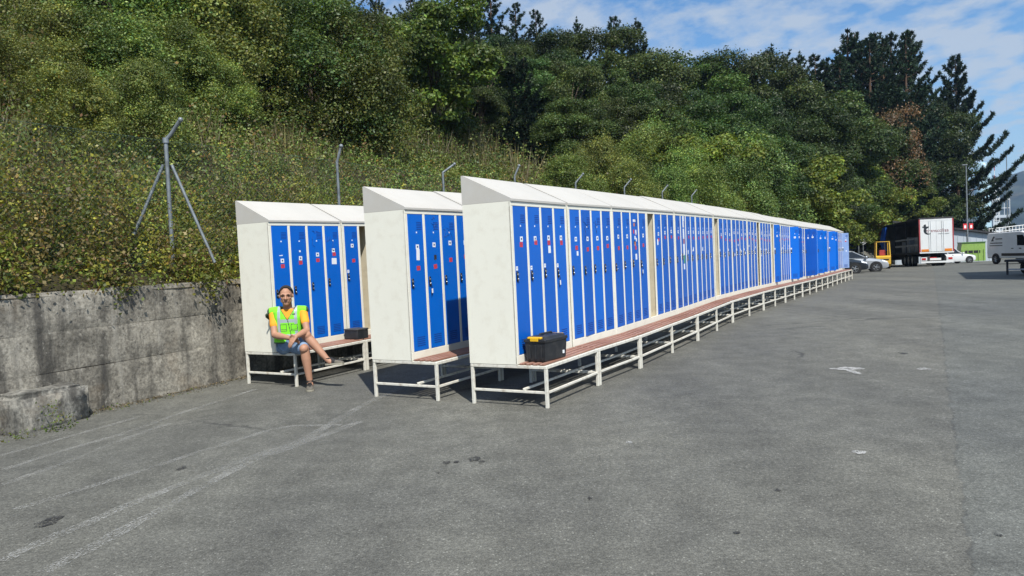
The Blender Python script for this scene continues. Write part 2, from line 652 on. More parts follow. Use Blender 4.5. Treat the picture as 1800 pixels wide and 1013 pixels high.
def wall_course(z0, z1, s0, s1, proud):
    """one cast lift of the wall between two pour joints"""
    sl = np.arange(s0, s1 + .01, .09 if s1 < 1 else .2)
    nz = 8
    rings = []
    for s in sl:
        x, y = (float(v) for v in from_sd(s, 0.0))
        zb = gz(x, y)
        fx, fy = (-math.cos(R(24.6)), math.sin(R(24.6))) if s < 0 else (BX, BY)
        ring = []
        for j in range(nz + 1):
            z = z0 + (z1 - z0) * j / nz
            e = 0.006 if j in (0, nz) else 0.0
            if j == nz and z1 > 1.4:
                e = 0.02 + .015 * mn.noise(Vector((s * 5, 0, 3)))
            k = proud - e + .016 * mn.noise(Vector((s * 1.3, z * 3, 1.7))) + .009 * mn.noise(Vector((s * 6, z * 9, 4)))
            wob = .008 * mn.noise(Vector((s * 1.1, z0, 9))) if j in (0, nz) else 0
            if z1 > 1.4 and j == nz:
                wob += .02 * mn.noise(Vector((s * 2.3, 1, 2)))
            if j == 0 and z0 < .1:
                z = -.15 - zb
            ring.append((x - fx * k, y - fy * k, z + wob + zb))
        ring.append((x + fx * .32, y + fy * .32, z1 + zb))
        ring.append((x + fx * .32, y + fy * .32, z0 + zb))
        rings.append(ring)
    mb = MB()
    mb.loft(rings)
    mb.build('concrete_course', CONC, wall, smooth=50)


for s0, s1 in ((-14.0, -4.6), (-4.59, 0.0), (0.01, 9.0), (9.01, 18.0), (18.01, 28.0)):
    wall_course(.0, .529, s0, s1, .006)
    wall_course(.533, .978, s0, s1, .002)
    wall_course(.982, 1.43, s0, s1, -.002)

# rough block against the wall and the drain pipe
BLK = concrete('block_concrete', (.10, .097, .085), (.33, .32, .285), z_streak=.4)
ba = R(17.5)
bxm, bym = math.sin(ba), math.cos(ba)
bm = bmesh.new()
bmesh.ops.create_cube(bm, size=1)
bmesh.ops.bevel(bm, geom=bm.edges[:], offset=.09, segments=3, affect='EDGES')
bmesh.ops.subdivide_edges(bm, edges=bm.edges[:], cuts=3, use_grid_fill=True)
for v in bm.verts:
    p = v.co.copy()
    n_ = mn.noise(p * 5.0) * .045 + mn.noise(p * 14.0) * .02
    v.co = Vector((p.x * .92, p.y * .56, p.z * .50 + .14)) + p.normalized() * n_
me = bpy.data.meshes.new('concrete_block')
bm.to_mesh(me)
bm.free()
me.materials.append(BLK)
for p in me.polygons:
    p.use_smooth = True
blk = link('concrete_block', me, None, (-5.215, 8.16, .02), (0, 0, math.pi / 2 - ba))
tag(blk, 'low rough concrete block with worn top set against the foot of the wall', 'block')

PIPEM = pmat('drain_hole_shade', (.02, .02, .02), .7, var=.3)  # near-black for the disc in the mouth: the hole's shade as a colour
CLAY = pmat('drain_rim', (.13, .11, .09), .8, var=.3)
pp = thing('drain_pipe', 'dark round drain pipe mouth low in the concrete wall beside the block', 'pipe', (-4.965, 8.82, .115), R(90 - 24.6))
mb = MB()
mb.lathe([(.066, -.012), (.066, .25), (.060, .25), (.060, -.012)], 20, 'y', closed=True)
mb.build('pipe_ring', CLAY, pp, smooth=40)
mb = MB()
mb.lathe([(.0, .0), (.0605, .0)], 20, 'y')
mb.build('pipe_inside', PIPEM, pp)

# ------------------------------------------------------------------ chain-link fence on the slope
GALV = pmat('galvanised_steel', (.22, .245, .26), .5, metal=.4, var=.3, vscale=9, dirt=(.10, .10, .095), dscale=6, damt=.7)
WIRE = pmat('fence_wire', (.035, .07, .06), .5, var=.3)
fence = thing('chain_link_fence', 'old green chain link fence on grey angled posts above the retaining wall', 'fence', (0, 0, 0))


def post(s, d, top, tipd, r=.025, z0=None):
    x, y = (float(v) for v in from_sd(s, d))
    zb = float(hill(x, y)) if z0 is None else z0
    mb = MB()
    mb.tube([(x, y, zb - .4), (x, y, top)], r, 10)
    mb.tube([(x, y, top - .02), (x + tipd[0], y + tipd[1], top + tipd[2])], r * .95, 10)
    mb.sphere((x + tipd[0], y + tipd[1], top + tipd[2]), r * 1.5, 10, 6)
    return mb.build('fence_post', GALV, fence, smooth=40), (x, y, zb)


fx0, fy0 = -4.70, 10.55
mb = MB()
mb.tube([(fx0, fy0, 1.3), (fx0, fy0, 3.47)], [.029, .028], 12)
mb.tube([(fx0, fy0, 3.44), (fx0 + .07, fy0 + .02, 3.52), (fx0 + .235, fy0 - .05, 3.69)], .026, 10)
mb.sphere((fx0 + .245, fy0 - .05, 3.70), .036, 10, 8)
mb.lathe([(.042, 3.40), (.042, 3.47)], 12, T=Matrix.Translation((fx0, fy0, 0)))
mb.build('corner_post', GALV, fence, smooth=40)
mb = MB()
mb.tube([(fx0 - .04, fy0 - .03, 3.10), (fx0 - .32, fy0 - .15, 2.40), (fx0 - .42, fy0 - .20, 2.15)], .022, 10)
mb.build('brace', GALV, fence, smooth=40)
mb = MB()
mb.tube([(fx0 + .05, fy0 + .03, 3.10), (fx0 + .56, fy0 + .05, 1.72)], .022, 10)
mb.build('brace', GALV, fence, smooth=40)
spots = []
for (x, y, top, tip) in ((-2.96, 13.3, 3.42, (.09, -.02, .26)), (-1.40, 16.6, 3.55, (.26, .04, .16)), (.18, 18.5, 3.60, (.12, .02, .24)), (1.88, 21.0, 3.62, (.22, .03, .22)),
                         (3.65, 23.8, 3.68, (.22, .03, .22)), (5.4, 26.6, 3.7, (.2, .03, .2)), (7.1, 29.4, 3.72, (.2, .03, .2))):
    s, d = sd(np.float64(x), np.float64(y))
    post(float(s), float(d), top, tip)
    spots.append((x, y))
post(-5.3, .75, 3.35, (.1, .1, .2))
post(-8.6, .75, 3.35, (.1, .1, .2))
# wire mesh: diagonal wires both ways
x8, y8 = (float(v) for v in from_sd(-8.6, .75))
x5, y5 = (float(v) for v in from_sd(-5.3, .75))
path = [(x8, y8), (x5, y5), (fx0, fy0)] + spots
mb = MB()


def wire(p, q, r=.0015):
    p, q = Vector(p), Vector(q)
    d = (q - p).normalized()
    u = d.cross(Vector((0, 1, 0))).normalized() * r
    w = d.cross(u).normalized() * r
    vs = [p + u, p - u * .5 + w * .87, p - u * .5 - w * .87, q + u, q - u * .5 + w * .87, q - u * .5 - w * .87]
    mb.add(vs, [(0, 1, 4, 3), (1, 2, 5, 4), (2, 0, 3, 5)])


for (a, b) in zip(path[:-1], path[1:]):
    Ls = math.hypot(b[0] - a[0], b[1] - a[1])
    step = .065 if b[1] < 14 else .09
    hgt = 1.72
    n = int((Ls + hgt) / step)
    for k in range(n):
        for sgn in (1, -1):
            t0 = (k * step) - (hgt if sgn > 0 else 0)
            t1 = t0 + hgt * sgn * 1.0
            lo, hi = (t0, 0.0), (t1, hgt)
            pts = []
            for (ta, za), (tb, zb2) in ((lo, hi),):
                f0, f1 = 0.0, 1.0
                dt = tb - ta
                for lim, sg in ((0.0, 1), (Ls, -1)):
                    fa = (lim - ta) / dt
                    if (dt > 0) == (sg > 0):
                        f0 = max(f0, fa)
                    else:
                        f1 = min(f1, fa)
                if f1 - f0 > .03:
                    pts = [(ta + dt * f0, f0 * hgt), (ta + dt * f1, f1 * hgt)]
            if pts:
                w3 = []
                for tt, z in pts:
                    f = tt / Ls
                    x, y = a[0] + (b[0] - a[0]) * f, a[1] + (b[1] - a[1]) * f
                    w3.append((x, y, 1.72 + z))
                wire(*w3)
    for z in (1.75, 2.6, 3.43):
        wire((a[0], a[1], z), (b[0], b[1], z), .002)
tag(mb.build('wire_mesh', WIRE, fence), kind='stuff')

# ------------------------------------------------------------------ locker banks
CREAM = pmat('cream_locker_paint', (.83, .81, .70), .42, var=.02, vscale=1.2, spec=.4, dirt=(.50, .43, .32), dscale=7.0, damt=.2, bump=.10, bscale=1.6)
CREAM_DIM = pmat('cream_roof_dimmed', (.53, .51, .465), .5, var=.04, vscale=2.0, spec=.35, dirt=(.48, .44, .37), dscale=2.2, damt=.45)  # the same cream, darkened to offset the stronger sun on the roof slopes
FRAME = pmat('bench_frame_paint', (.70, .68, .60), .5, var=.06, vscale=8, spec=.4, dirt=(.27, .20, .13), dscale=14, damt=.65)
BLUE = pmat('blue_door_paint', (.002, .125, .58), .30, var=.06, vscale=1.6, spec=.42, bump=.03, bscale=2.2)
BLUE2 = pmat('pale_blue_door_paint', (.24, .36, .62), .35, var=.10, vscale=3)
BLUE_SHADED = pmat('blue_door_shaded', (.002, .075, .40), .3, var=.1, vscale=2, spec=.4)  # darker copy of the door blue: shade on swung-open doors put into the colour
INNER = pmat('inside_locker_paint', (.62, .56, .42), .6, var=.08, vscale=3, dirt=(.3, .26, .2), dscale=5, damt=.4)
SLAT = pmat('red_brown_slat', (.27, .135, .095), .65, var=.28, vscale=7, spec=.3, dirt=(.45, .32, .27), dscale=9, damt=.6, streak=(.25, 3, 3))
BLACKP = pmat('black_plastic', (.012, .012, .013), .38, var=.2)
CHROME = pmat('lock_chrome', (.55, .56, .58), .25, metal=1.0, var=.05)
DARKGAP = pmat('vent_slot', (.003, .05, .28), .7, var=.1)
WSTICK = pmat('white_paper', (.80, .83, .86), .6, var=.03)
INK = pmat('dark_ink', (.05, .08, .20), .6, var=.1)
RSTICK = pmat('red_sticker', (.62, .045, .05), .55, var=.1)
YSTICK = pmat('yellow_sticker', (.65, .45, .06), .55, var=.1)
GSTICK = pmat('green_sticker', (.10, .35, .12), .55, var=.1)
BSTICK = pmat('black_sticker', (.03, .03, .035), .5, var=.1)
ORSTICK = pmat('orange_sticker', (.6, .2, .05), .55, var=.1)
SCRIB = pmat('pen_scribble', (.01, .035, .16), .6, var=.1)

_t = BLUE.node_tree
_b = _t.nodes['Principled BSDF']
_src = _b.inputs['Base Color'].links[0].from_socket
_rn = _t.nodes.new('ShaderNodeObjectInfo').outputs['Random']
_t.links.new(mixc(_t, 1.0, _src, ramp(_t, _rn, [(0.0, (.84, .86, .88)), (1.0, (1.12, 1.1, 1.06))]), 'MULTIPLY'), _b.inputs['Base Color'])
DOOR_Z0, DOOR_H = .548, 1.595
_dm = {}


def door_meshes(w):
    """the shared meshes of a door w wide: leaf, vents"""
    k = round(w, 3)
    if k in _dm:
        return _dm[k]
    mb = MB()
    mb.box(-w, 0, 0, .018, 0, DOOR_H, 0, b=.004)
    mb.box(-w + .012, -.012, .0175, .0190, .012, DOOR_H - .012, 1)
    leaf = mb.mesh('door_leaf', [BLUE, INNER])
    mb = MB()
    for r in range(5):
        mb.box(-w * .42 - .004, -w * .42 + .09, -.0016, .001, DOOR_H - .10 - .020 * r, DOOR_H - .092 - .020 * r)
        mb.box(-w * .5 - .075, -w * .5 + .075, -.0022, .001, .055 + .024 * r, .064 + .024 * r)
    vent = mb.mesh('door_vent', DARKGAP)
    _dm[k] = (leaf, vent)
    return _dm[k]


mb = MB()
mb.box(-.017, .017, -.010, .0, -.075, .035, 0, b=.003)
mb.lathe([(.0, -.020), (.011, -.020), (.013, -.012), (.013, -.009)], 12, 'y', 1)
mb.sphere((0, -.014, -.048), .011, 8, 6, 1)
mb.box(-.005, .020, -.017, -.010, -.064, -.056, 1)
LOCK = mb.mesh('lock', [BLACKP, CHROME], 40)
mb = MB()
mb.box(-.030, .030, -.0012, 0, -.028, .028, 0)
mb.box(-.012, .013, -.0018, -.001, -.010, .012, 1)
PLATE = mb.mesh('number_plate', [WSTICK, INK])
mb = MB()
mb.box(-.033, .033, -.0012, 0, -.026, .026, 0)
mb.box(-.015, -.010, -.0017, -.001, -.012, .014, 1)
mb.box(.008, .013, -.0017, -.001, -.012, .014, 1)
RED = mb.mesh('red_sticker', [RSTICK, INK])
mb = MB()
mb.box(-.010, .010, -.0012, 0, -.009, .009, 0)
DOT = mb.mesh('small_sticker', [WSTICK])
mb = MB()
mb.box(-.022, .022, -.0012, 0, -.022, .022, 0)
mb.box(-.013, .013, -.0017, -.001, .002, .008, 1)
TAGM = mb.mesh('lock_label', [WSTICK, INK])
_st = {}


def sticker_mesh(w, h, mat):
    k = (w, h, mat.name)
    if k not in _st:
        mb = MB()
        mb.box(-w / 2, w / 2, -.0013, 0, -h / 2, h / 2)
        _st[k] = mb.mesh('sticker', mat)
    return _st[k]


mb = MB()
mb.tube([(0, -.018, -.05), (.012, -.024, -.085), (.018, -.016, -.12)], .003, 6, 1)
mb.box(.008, .034, -.020, -.016, -.165, -.11, 0, b=.001)
mb.box(.004, .012, -.018, -.015, -.19, -.12, 1)
KEYS = mb.mesh('key_tag', [WSTICK, BLACKP])
# roof wedge, leg and rail meshes per length are shared
_sm = {}


def shared(key, fn, mat, smooth=None):
    if key not in _sm:
        m = MB()
        fn(m)
        _sm[key] = m.mesh(key[0], mat, smooth)
    return _sm[key]


FACE, BACK = .345, .945
TOPF, TOPB = 2.19, 2.505


def locker_bank(n, Lb, org, ang, label, group, spec, tilt=0.0, roof_split=True, lean=0.0):
    root = thing('locker_bank', label, 'locker bank', org, ang, group)
    root.rotation_euler = (lean, -tilt, ang)
    pw, ew = .040, .050
    mid = .092 if n == 8 else .0
    nw = n - 1 - (1 if n == 8 else 0)
    w = (Lb - 2 * ew - nw * pw - mid) / n
    # cabinet with its partitions and front frame
    c = MB()
    t = .012
    c.box(0, t, FACE + .003, BACK, .452, TOPF, 0)
    c.box(Lb - t, Lb, FACE + .003, BACK, .452, TOPF, 0)
    c.box(t, Lb - t, BACK - t, BACK - .001, .452, TOPF, 1)
    c.box(t, Lb - t, FACE + .02, BACK - t - .001, .50, .512, 1)
    c.box(t, Lb - t, FACE + .02, BACK - t - .001, TOPF - .025, TOPF - .015, 1)
    c.box(0, Lb, FACE, FACE + .022, TOPF - .047, TOPF, 0, b=.003)
    c.box(0, Lb, FACE, FACE + .022, .452, .544, 0, b=.003)
    x = 0.0
    edges = []
    for i in range(n + 1):
        p = ew if i in (0, n) else (mid if (n == 8 and i == 4) else pw)
        c.box(x, x + p, FACE, FACE + .022, .5445, TOPF - .0475, 0, b=.003)
        if 0 < i < n:
            c.box(x + p / 2 - .006, x + p / 2 + .006, FACE + .023, BACK - t - .002, .513, TOPF - .026, 1)
        x += p
        if i < n:
            edges.append((x, x + w))
            x += w
    c.build('cabinet', [CREAM, INNER], root)
    # roof caps, one to four doors
    nc = n // 4
    for k in range(nc):
        a = k * Lb / nc + (.004 if k else .001)
        b = (k + 1) * Lb / nc - (.004 if k < nc - 1 else .026)
        lw = random.uniform(-.006, .008)
        m = MB()
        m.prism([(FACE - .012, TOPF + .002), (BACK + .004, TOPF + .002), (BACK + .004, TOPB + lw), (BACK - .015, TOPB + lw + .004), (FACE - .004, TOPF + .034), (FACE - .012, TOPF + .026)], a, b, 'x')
        m.build('roof_cap', CREAM_DIM, root)
    # bench frame
    lx = [.0185, Lb - .0185] + ([Lb / 2] if n == 8 else [])
    for xx in lx:
        for y in (.0185, .926):
            link('leg', shared(('leg',), lambda m: m.box(-.0175, .0175, -.0175, .0175, .0, .4115, b=.004), FRAME), root, (xx, y, 0))
    link('front_rail', shared(('front_rail', n, Lb), lambda m: m.box(0, Lb, .001, .036, .412, .4475, b=.004), FRAME), root)
    link('back_rail', shared(('back_rail', n, Lb), lambda m: m.box(0, Lb, .9085, .9435, .412, .4475, b=.004), FRAME), root)
    link('foot_rail', shared(('foot_rail', n, Lb), lambda m: m.box(.037, Lb - .037, .006, .031, .150, .176, b=.003), FRAME), root)
    link('foot_rail', shared(('foot_rail', n, Lb, 2), lambda m: m.box(.006, Lb - .006, .275, .300, .177, .202, b=.003), FRAME), root)
    for xx in [.0185, Lb - .0185] + ([Lb / 2] if n == 8 else []):
        link('end_rail', shared(('end_rail',), lambda m: m.box(-.0125, .0125, .037, .9080, .150, .1765, b=.003), FRAME), root, (xx, 0, 0))
        link('top_rail', shared(('top_rail',), lambda m: m.box(-.0175, .0175, .0365, .9080, .413, .4470, b=.004), FRAME), root, (xx, 0, 0))
    ns = max(1, n // 4)
    for k in range(4):
        y0 = .034 + k * .080
        o = link('slat', shared(('slat', n, Lb), lambda m: m.box(.004, Lb - .006, 0, .052, .0, .020, b=.004), SLAT), root, (0, y0, .448 + random.uniform(0, .002)), (0, random.uniform(-.001, .001), random.uniform(-.001, .001)))
    # doors
    for i, (a, b) in enumerate(edges):
        s = spec(i)
        if s is None:
            continue
        leaf, vent = door_meshes(w - .006)
        hinge = s.get('hinge', 'R')
        ang_ = s.get('open', 0.0)
        dw = w - .006
        if hinge == 'R':
            d = link('door', leaf, root, (b - .003, FACE + .003, DOOR_Z0), (0, 0, ang_))
            ox = 0.0
        else:
            lm = _dm.get((round(dw, 3), 'L'))
            if lm is None:
                m = MB()
                m.box(0, dw, 0, .018, 0, DOOR_H, 0, b=.004)
                m.box(.012, dw - .012, .0175, .0190, .012, DOOR_H - .012, 1)
                lm = _dm[(round(dw, 3), 'L')] = m.mesh('door_leaf', [BLUE, INNER])
            d = link('door', lm, root, (a + .003, FACE + .003, DOOR_Z0), (0, 0, -ang_))
            ox = dw
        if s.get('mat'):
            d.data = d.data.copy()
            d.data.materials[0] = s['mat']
        tag(link('vent', vent, d, (ox, 0, 0)), kind='stuff')
        px = ox - dw
        if s.get('lock', True):
            lz = s.get('lz', 1.41) - DOOR_Z0
            link('lock', LOCK, d, (px + .035, 0, lz))
            if s.get('tag'):
                link('lock_label', TAGM, d, (px + .035, 0, lz + .066))
            if s.get('keys'):
                link('key_tag', KEYS, d, (px + .035, 0, lz))
        j = random.uniform(-.006, .006)
        rotj = random.uniform(-.05, .05)
        if s.get('num'):
            link('number_plate', PLATE, d, (px + dw * .56 + j, 0, s['num'] - DOOR_Z0), (0, rotj, 0))
        if s.get('red'):
            link('red_sticker', RED, d, (px + dw * .57 - j, 0, s['red'] - DOOR_Z0), (0, -rotj * 1.5, 0))
        if s.get('dot'):
            link('small_sticker', DOT, d, (px + dw * .55, 0, s['dot'] - DOOR_Z0))
        for (fx, z, sw, sh, mt) in s.get('extra', ()):
            link('sticker', sticker_mesh(sw, sh, mt), d, (px + dw * fx, 0, z - DOOR_Z0), (0, random.uniform(-.06, .06), 0))
        if s.get('scrib'):
            m = MB()
            for q in range(s['scrib']):
                x0 = px + dw * random.uniform(.1, .5)
                z0 = 2.12 - DOOR_Z0 - random.uniform(.03, .2)
                pts = [(x0, -.0015, z0)]
                for e in range(6):
                    pts.append((pts[-1][0] + random.uniform(-.02, .05), -.0015, pts[-1][2] + random.uniform(-.07, .045)))
                pts = [(min(max(p[0], px + .01), px + dw - .01), p[1], p[2]) for p in pts]
                m.tube(pts, .0022, 4)
            m.build('pen_scribble', SCRIB, d)
    return root


def rowpt(p):
    return (p[0], p[1], gz(*p))


def place(n, p, q, label, group, spec):
    Ld = math.hypot(q[0] - p[0], q[1] - p[1])
    ang = math.atan2(q[1] - p[1], q[0] - p[0])
    tilt = math.atan2(gz(*q) - gz(*p), Ld)
    return locker_bank(n, round(Ld - .022, 3), rowpt(p), ang, label, group, spec, tilt)


def rnd(nz=1.79, rz=1.735, **k):
    d = dict(num=nz + random.uniform(-.012, .012), red=rz + random.uniform(-.015, .015), dot=1.93, lz=1.41 + random.uniform(-.01, .01))
    d.update(k)
    return d


# --- front row
P = [(.325, 7.841), (1.017, 9.059), (1.714, 10.188), (3.126, 12.756), (4.48, 15.351), (5.981, 17.958)]
far = (15.859, 35.168)
for k in range(1, 8):
    f = k / 7
    P.append((P[5][0] + (far[0] - P[5][0]) * f, P[5][1] + (far[1] - P[5][1]) * f))
GF = 'locker banks of the long front row'
f1 = {0: rnd(tag=True), 1: rnd(tag=True), 2: rnd(tag=True, extra=[(.60, 1.665, .062, .085, WSTICK)]), 3: rnd(tag=True, keys=True)}
place(4, P[0], P[1], 'nearest bank of the front row, the yellow-latched toolbox on its bench', GF, lambda i: f1[i])
f2 = {0: rnd(1.775, 1.665, extra=[(.66, 1.60, .045, .055, WSTICK)]), 1: rnd(1.77, 1.64, scrib=2, open=.05), 2: rnd(1.775, 1.66, scrib=2), 3: rnd(1.785, 1.67)}
place(4, P[1], P[2], 'second bank of the front row, just beyond the toolbox bench', GF, lambda i: f2[i])
stk = [(.5, 2.03, .12, .035, WSTICK), (.45, 1.97, .05, .05, ORSTICK), (.36, 1.87, .045, .06, RSTICK), (.66, 1.86, .05, .07, WSTICK), (.66, 1.83, .03, .03, RSTICK), (.52, 1.78, .05, .05, WSTICK),
       (.7, 1.75, .04, .05, WSTICK), (.45, 1.71, .06, .04, BSTICK), (.5, 1.69, .06, .06, ORSTICK), (.6, 1.50, .07, .085, WSTICK)]
f3 = {0: rnd(1.80, 1.65), 1: rnd(1.80, 1.64), 2: dict(red=1.63, lz=1.43, extra=stk), 3: rnd(1.82, 1.66, keys=True), 4: None,
      5: rnd(1.83, 1.75, extra=[(.4, 1.70, .06, .09, WSTICK)]), 6: rnd(1.85, 1.76), 7: rnd(1.87, 1.77)}
place(8, P[2], P[3], 'third front row bank, one door covered in stickers and one compartment open', GF, lambda i: f3[i])
strip = [(.55, 2.05, .10, .22, WSTICK), (.55, 1.83, .09, .18, WSTICK), (.6, 1.72, .06, .14, ORSTICK), (.55, 1.55, .10, .20, WSTICK), (.6, 1.40, .08, .18, GSTICK), (.5, 1.25, .08, .10, WSTICK)]
f4 = {i: rnd(1.86, 1.76) for i in range(8)}
f4[1] = dict(extra=strip, lz=1.45)
for i in (2, 3, 5):
    f4[i]['extra'] = [(random.uniform(.3, .7), 1.45 + .1 * random.random(), .05, .07, WSTICK), (.3, 1.52, .04, .03, WSTICK)]
place(8, P[3], P[4], 'fourth front row bank, white and green stickers all down its second door', GF, lambda i: f4[i])


def far_spec(seed, missing=(), opened=(), mat=None):
    r = random.Random(seed)

    def f(i):
        if i in missing:
            return None
        d = rnd(1.84 + r.uniform(-.03, .03), 1.74 + r.uniform(-.05, .02))
        d['extra'] = [(r.uniform(.25, .75), r.uniform(1.3, 1.6), .05, .05, WSTICK)] if r.random() < .55 else []
        d['tag'] = r.random() < .5
        for (j, hinge, a) in opened:
            if j == i:
                d['hinge'], d['open'] = hinge, a
                if hinge == 'L':
                    d['mat'] = BLUE_SHADED if (i + seed) % 2 else None
                    d.pop('red')
                    d['extra'] = []
        return d
    return f


place(8, P[4], P[5], 'fifth front row bank, its first compartment dark and open behind a cream post', GF, far_spec(1, (0,)))
place(8, P[5], P[6], 'sixth front row bank, one dark open compartment among its blue doors', GF, far_spec(2, (3,), ()))
place(8, P[6], P[7], 'seventh front row bank, a dark doorless compartment at its near end', GF, far_spec(3, (0,), ((1, 'L', .35),)))
place(8, P[7], P[8], 'eighth front row bank, first of those with blue doors swung open', GF, far_spec(4, (2,), ((0, 'L', .9), (3, 'L', .5))))
place(8, P[8], P[9], 'ninth bank of the front row, plain blue doors ajar towards the yard', GF, far_spec(5, (4,), ((0, 'L', .55), (2, 'L', 1.0), (5, 'L', .4))))
place(8, P[9], P[10], 'tenth bank of the front row, wide open plain blue door beside closed ones', GF, far_spec(6, (3,), ((0, 'L', .7), (4, 'L', .5))))
place(8, P[10], P[11], 'next to last bank at the far end of the front row', GF, far_spec(7, (), ((1, 'L', 1.0), (5, 'L', .6))))


def last(i):
    d = far_spec(8)(i)
    if i == 6:
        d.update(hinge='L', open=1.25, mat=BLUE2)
    return d


place(8, P[11], P[12], 'last bank at the far end of the front row, beside the dark car', GF, last)

# --- second row
a2 = R(90 - 30.5)
u2 = (math.cos(a2), math.sin(a2))
o2 = (-.886, 8.506)
G2 = 'locker banks of the middle row'
s2 = {0: rnd(1.76, 1.52, lz=1.36, extra=[(.58, 1.67, .06, .13, WSTICK)]), 1: rnd(1.79, 1.52, lz=1.37, keys=True, scrib=2, extra=[(.6, 1.63, .05, .06, BSTICK), (.62, 1.61, .025, .02, WSTICK)]),
      2: rnd(1.80, 1.60, lz=1.37, scrib=2), 3: rnd(1.80, 1.62, lz=1.38)}


def row_place(n, o, u, t0, L_, label, grp, spec):
    p = (o[0] + u[0] * t0, o[1] + u[1] * t0)
    q = (o[0] + u[0] * (t0 + L_), o[1] + u[1] * (t0 + L_))
    return place(n, p, q, label, grp, spec)


row_place(4, o2, u2, 0, 1.41, 'nearest bank of the middle row, a shadow on its lower right corner', G2, lambda i: s2[i])
row_place(4, o2, u2, 1.41, 1.41, 'second locker bank of the middle row, mostly behind the end of the front row', G2, far_spec(21))
row_place(8, o2, u2, 2.82, 2.83, 'third bank of the middle row, all but hidden behind the front row', G2, far_spec(22))
# --- back row, by the wall
a3 = R(90 - 30)
u3 = (math.cos(a3), math.sin(a3))
o3 = (-2.881, 9.891)
G3 = 'locker banks of the back row by the wall'
s3 = {0: rnd(1.66, 1.60, lz=1.25, extra=[(.5, 1.74, .06, .012, WSTICK)]), 1: rnd(1.69, 1.62, lz=1.28, extra=[(.55, 1.79, .03, .025, WSTICK)]), 2: rnd(1.74, 1.67, lz=1.31, scrib=2),
      3: rnd(1.79, 1.73, lz=1.35, scrib=2, extra=[(.56, 1.63, .10, .09, WSTICK)])}
row_place(4, o3, u3, 0, 1.41, 'nearest bank of the back row, the man in the vest on its bench', G3, lambda i: s3[i])
s3b = {0: rnd(1.86, 1.62, lz=1.40, tag=True), 1: None, 2: rnd(1.84, 1.7), 3: rnd(1.84, 1.7)}
row_place(4, o3, u3, 1.41, 1.41, 'second bank of the back row, an open compartment beside one blue door', G3, lambda i: s3b[i])
row_place(8, o3, u3, 2.82, 2.83, 'third locker bank of the back row, hidden behind the middle row', G3, far_spec(31))

# ------------------------------------------------------------------ toolboxes
TBOX = pmat('toolbox_plastic', (.018, .020, .024), .45, var=.25, vscale=12, dirt=(.10, .09, .08), dscale=10, damt=.35)
YEL = pmat('yellow_latch', (.72, .42, .015), .4, var=.08)


def toolbox(loc, rz):
    t = thing('toolbox', 'black toolbox with yellow latches on the nearest bench of the front row', 'toolbox', loc, rz)
    L_, D_, H_ = .46, .25, .205
    m = MB()
    rings = []
    for z, e in ((0.0, .018), (.012, .010), (H_ - .02, 0), (H_, 0)):
        rings.append([(x, y, z) for x, y in ((-L_ / 2 + e, -D_ / 2 + e), (L_ / 2 - e, -D_ / 2 + e), (L_ / 2 - e, D_ / 2 - e), (-L_ / 2 + e, D_ / 2 - e))])
    m.loft(rings)
    for sx in (-1, 1):                      # moulded ribs on the ends
        for yy in (-.07, 0, .07):
            m.box(sx * L_ / 2 - .006, sx * L_ / 2 + .006, yy - .012, yy + .012, .03, H_ - .03, b=.003)
    m.build('tub', TBOX, t)
    m = MB()
    m.box(-L_ / 2 - .012, L_ / 2 + .012, -D_ / 2 - .012, D_ / 2 + .012, H_ + .001, H_ + .035, b=.006)
    rings = []
    for z, e in ((H_ + .035, .006), (H_ + .060, .022), (H_ + .066, .05)):
        rings.append([(x, y, z) for x, y in ((-L_ / 2 + e, -D_ / 2 + e), (L_ / 2 - e, -D_ / 2 + e), (L_ / 2 - e, D_ / 2 - e), (-L_ / 2 + e, D_ / 2 - e))])
    m.loft(rings)
    m.build('lid', TBOX, t)
    m = MB()
    m.tube([(-.13, 0, H_ + .062), (-.12, 0, H_ + .082), (.12, 0, H_ + .082), (.13, 0, H_ + .062)], .011, 8)
    m.build('handle', TBOX, t, smooth=40)
    for sx in (-1, 1):
        m = MB()
        m.box(sx * (L_ / 2 - .012) - .028, sx * (L_ / 2 - .012) + .028, -.085, .085, H_ + .037, H_ + .061, b=.006)
        m.box(sx * (L_ / 2 + .014) - .005, sx * (L_ / 2 + .014) + .005, -.05, .05, H_ + .014, H_ + .05, b=.003)
        m.build('latch', YEL, t)
    m = MB()
    m.box(L_ / 2 - .09, L_ / 2 - .055, -D_ / 2 - .0015, -D_ / 2 + .004, .05, .085)
    m.build('label', WSTICK, t)
    return t


uf = ((P[1][0] - P[0][0]) / 1.4, (P[1][1] - P[0][1]) / 1.4)
nf = (-uf[1], uf[0])
cx, cy = P[0][0] + uf[0] * .33 + nf[0] * .165, P[0][1] + uf[1] * .33 + nf[1] * .165
toolbox((cx, cy, gz(cx, cy) + .4705), math.atan2(uf[1], uf[0]) - R(4))
nb = (-u3[1], u3[0])
bx, by = o3[0] + u3[0] * 1.39 + nb[0] * .17, o3[1] + u3[1] * 1.39 + nb[1] * .17
t = thing('storage_box', 'low dark lidded box at the far end of the bench the man sits on', 'box', (bx, by, gz(bx, by) + .4705), a3)
m = MB()
m.box(-.12, .12, -.13, .13, 0, .125, b=.008)
m.build('tub', TBOX, t)
m = MB()
m.box(-.125, .125, -.135, .135, .126, .150, b=.006)
m.build('lid', pmat('box_lid', (.06, .06, .06), .5, var=.2), t)

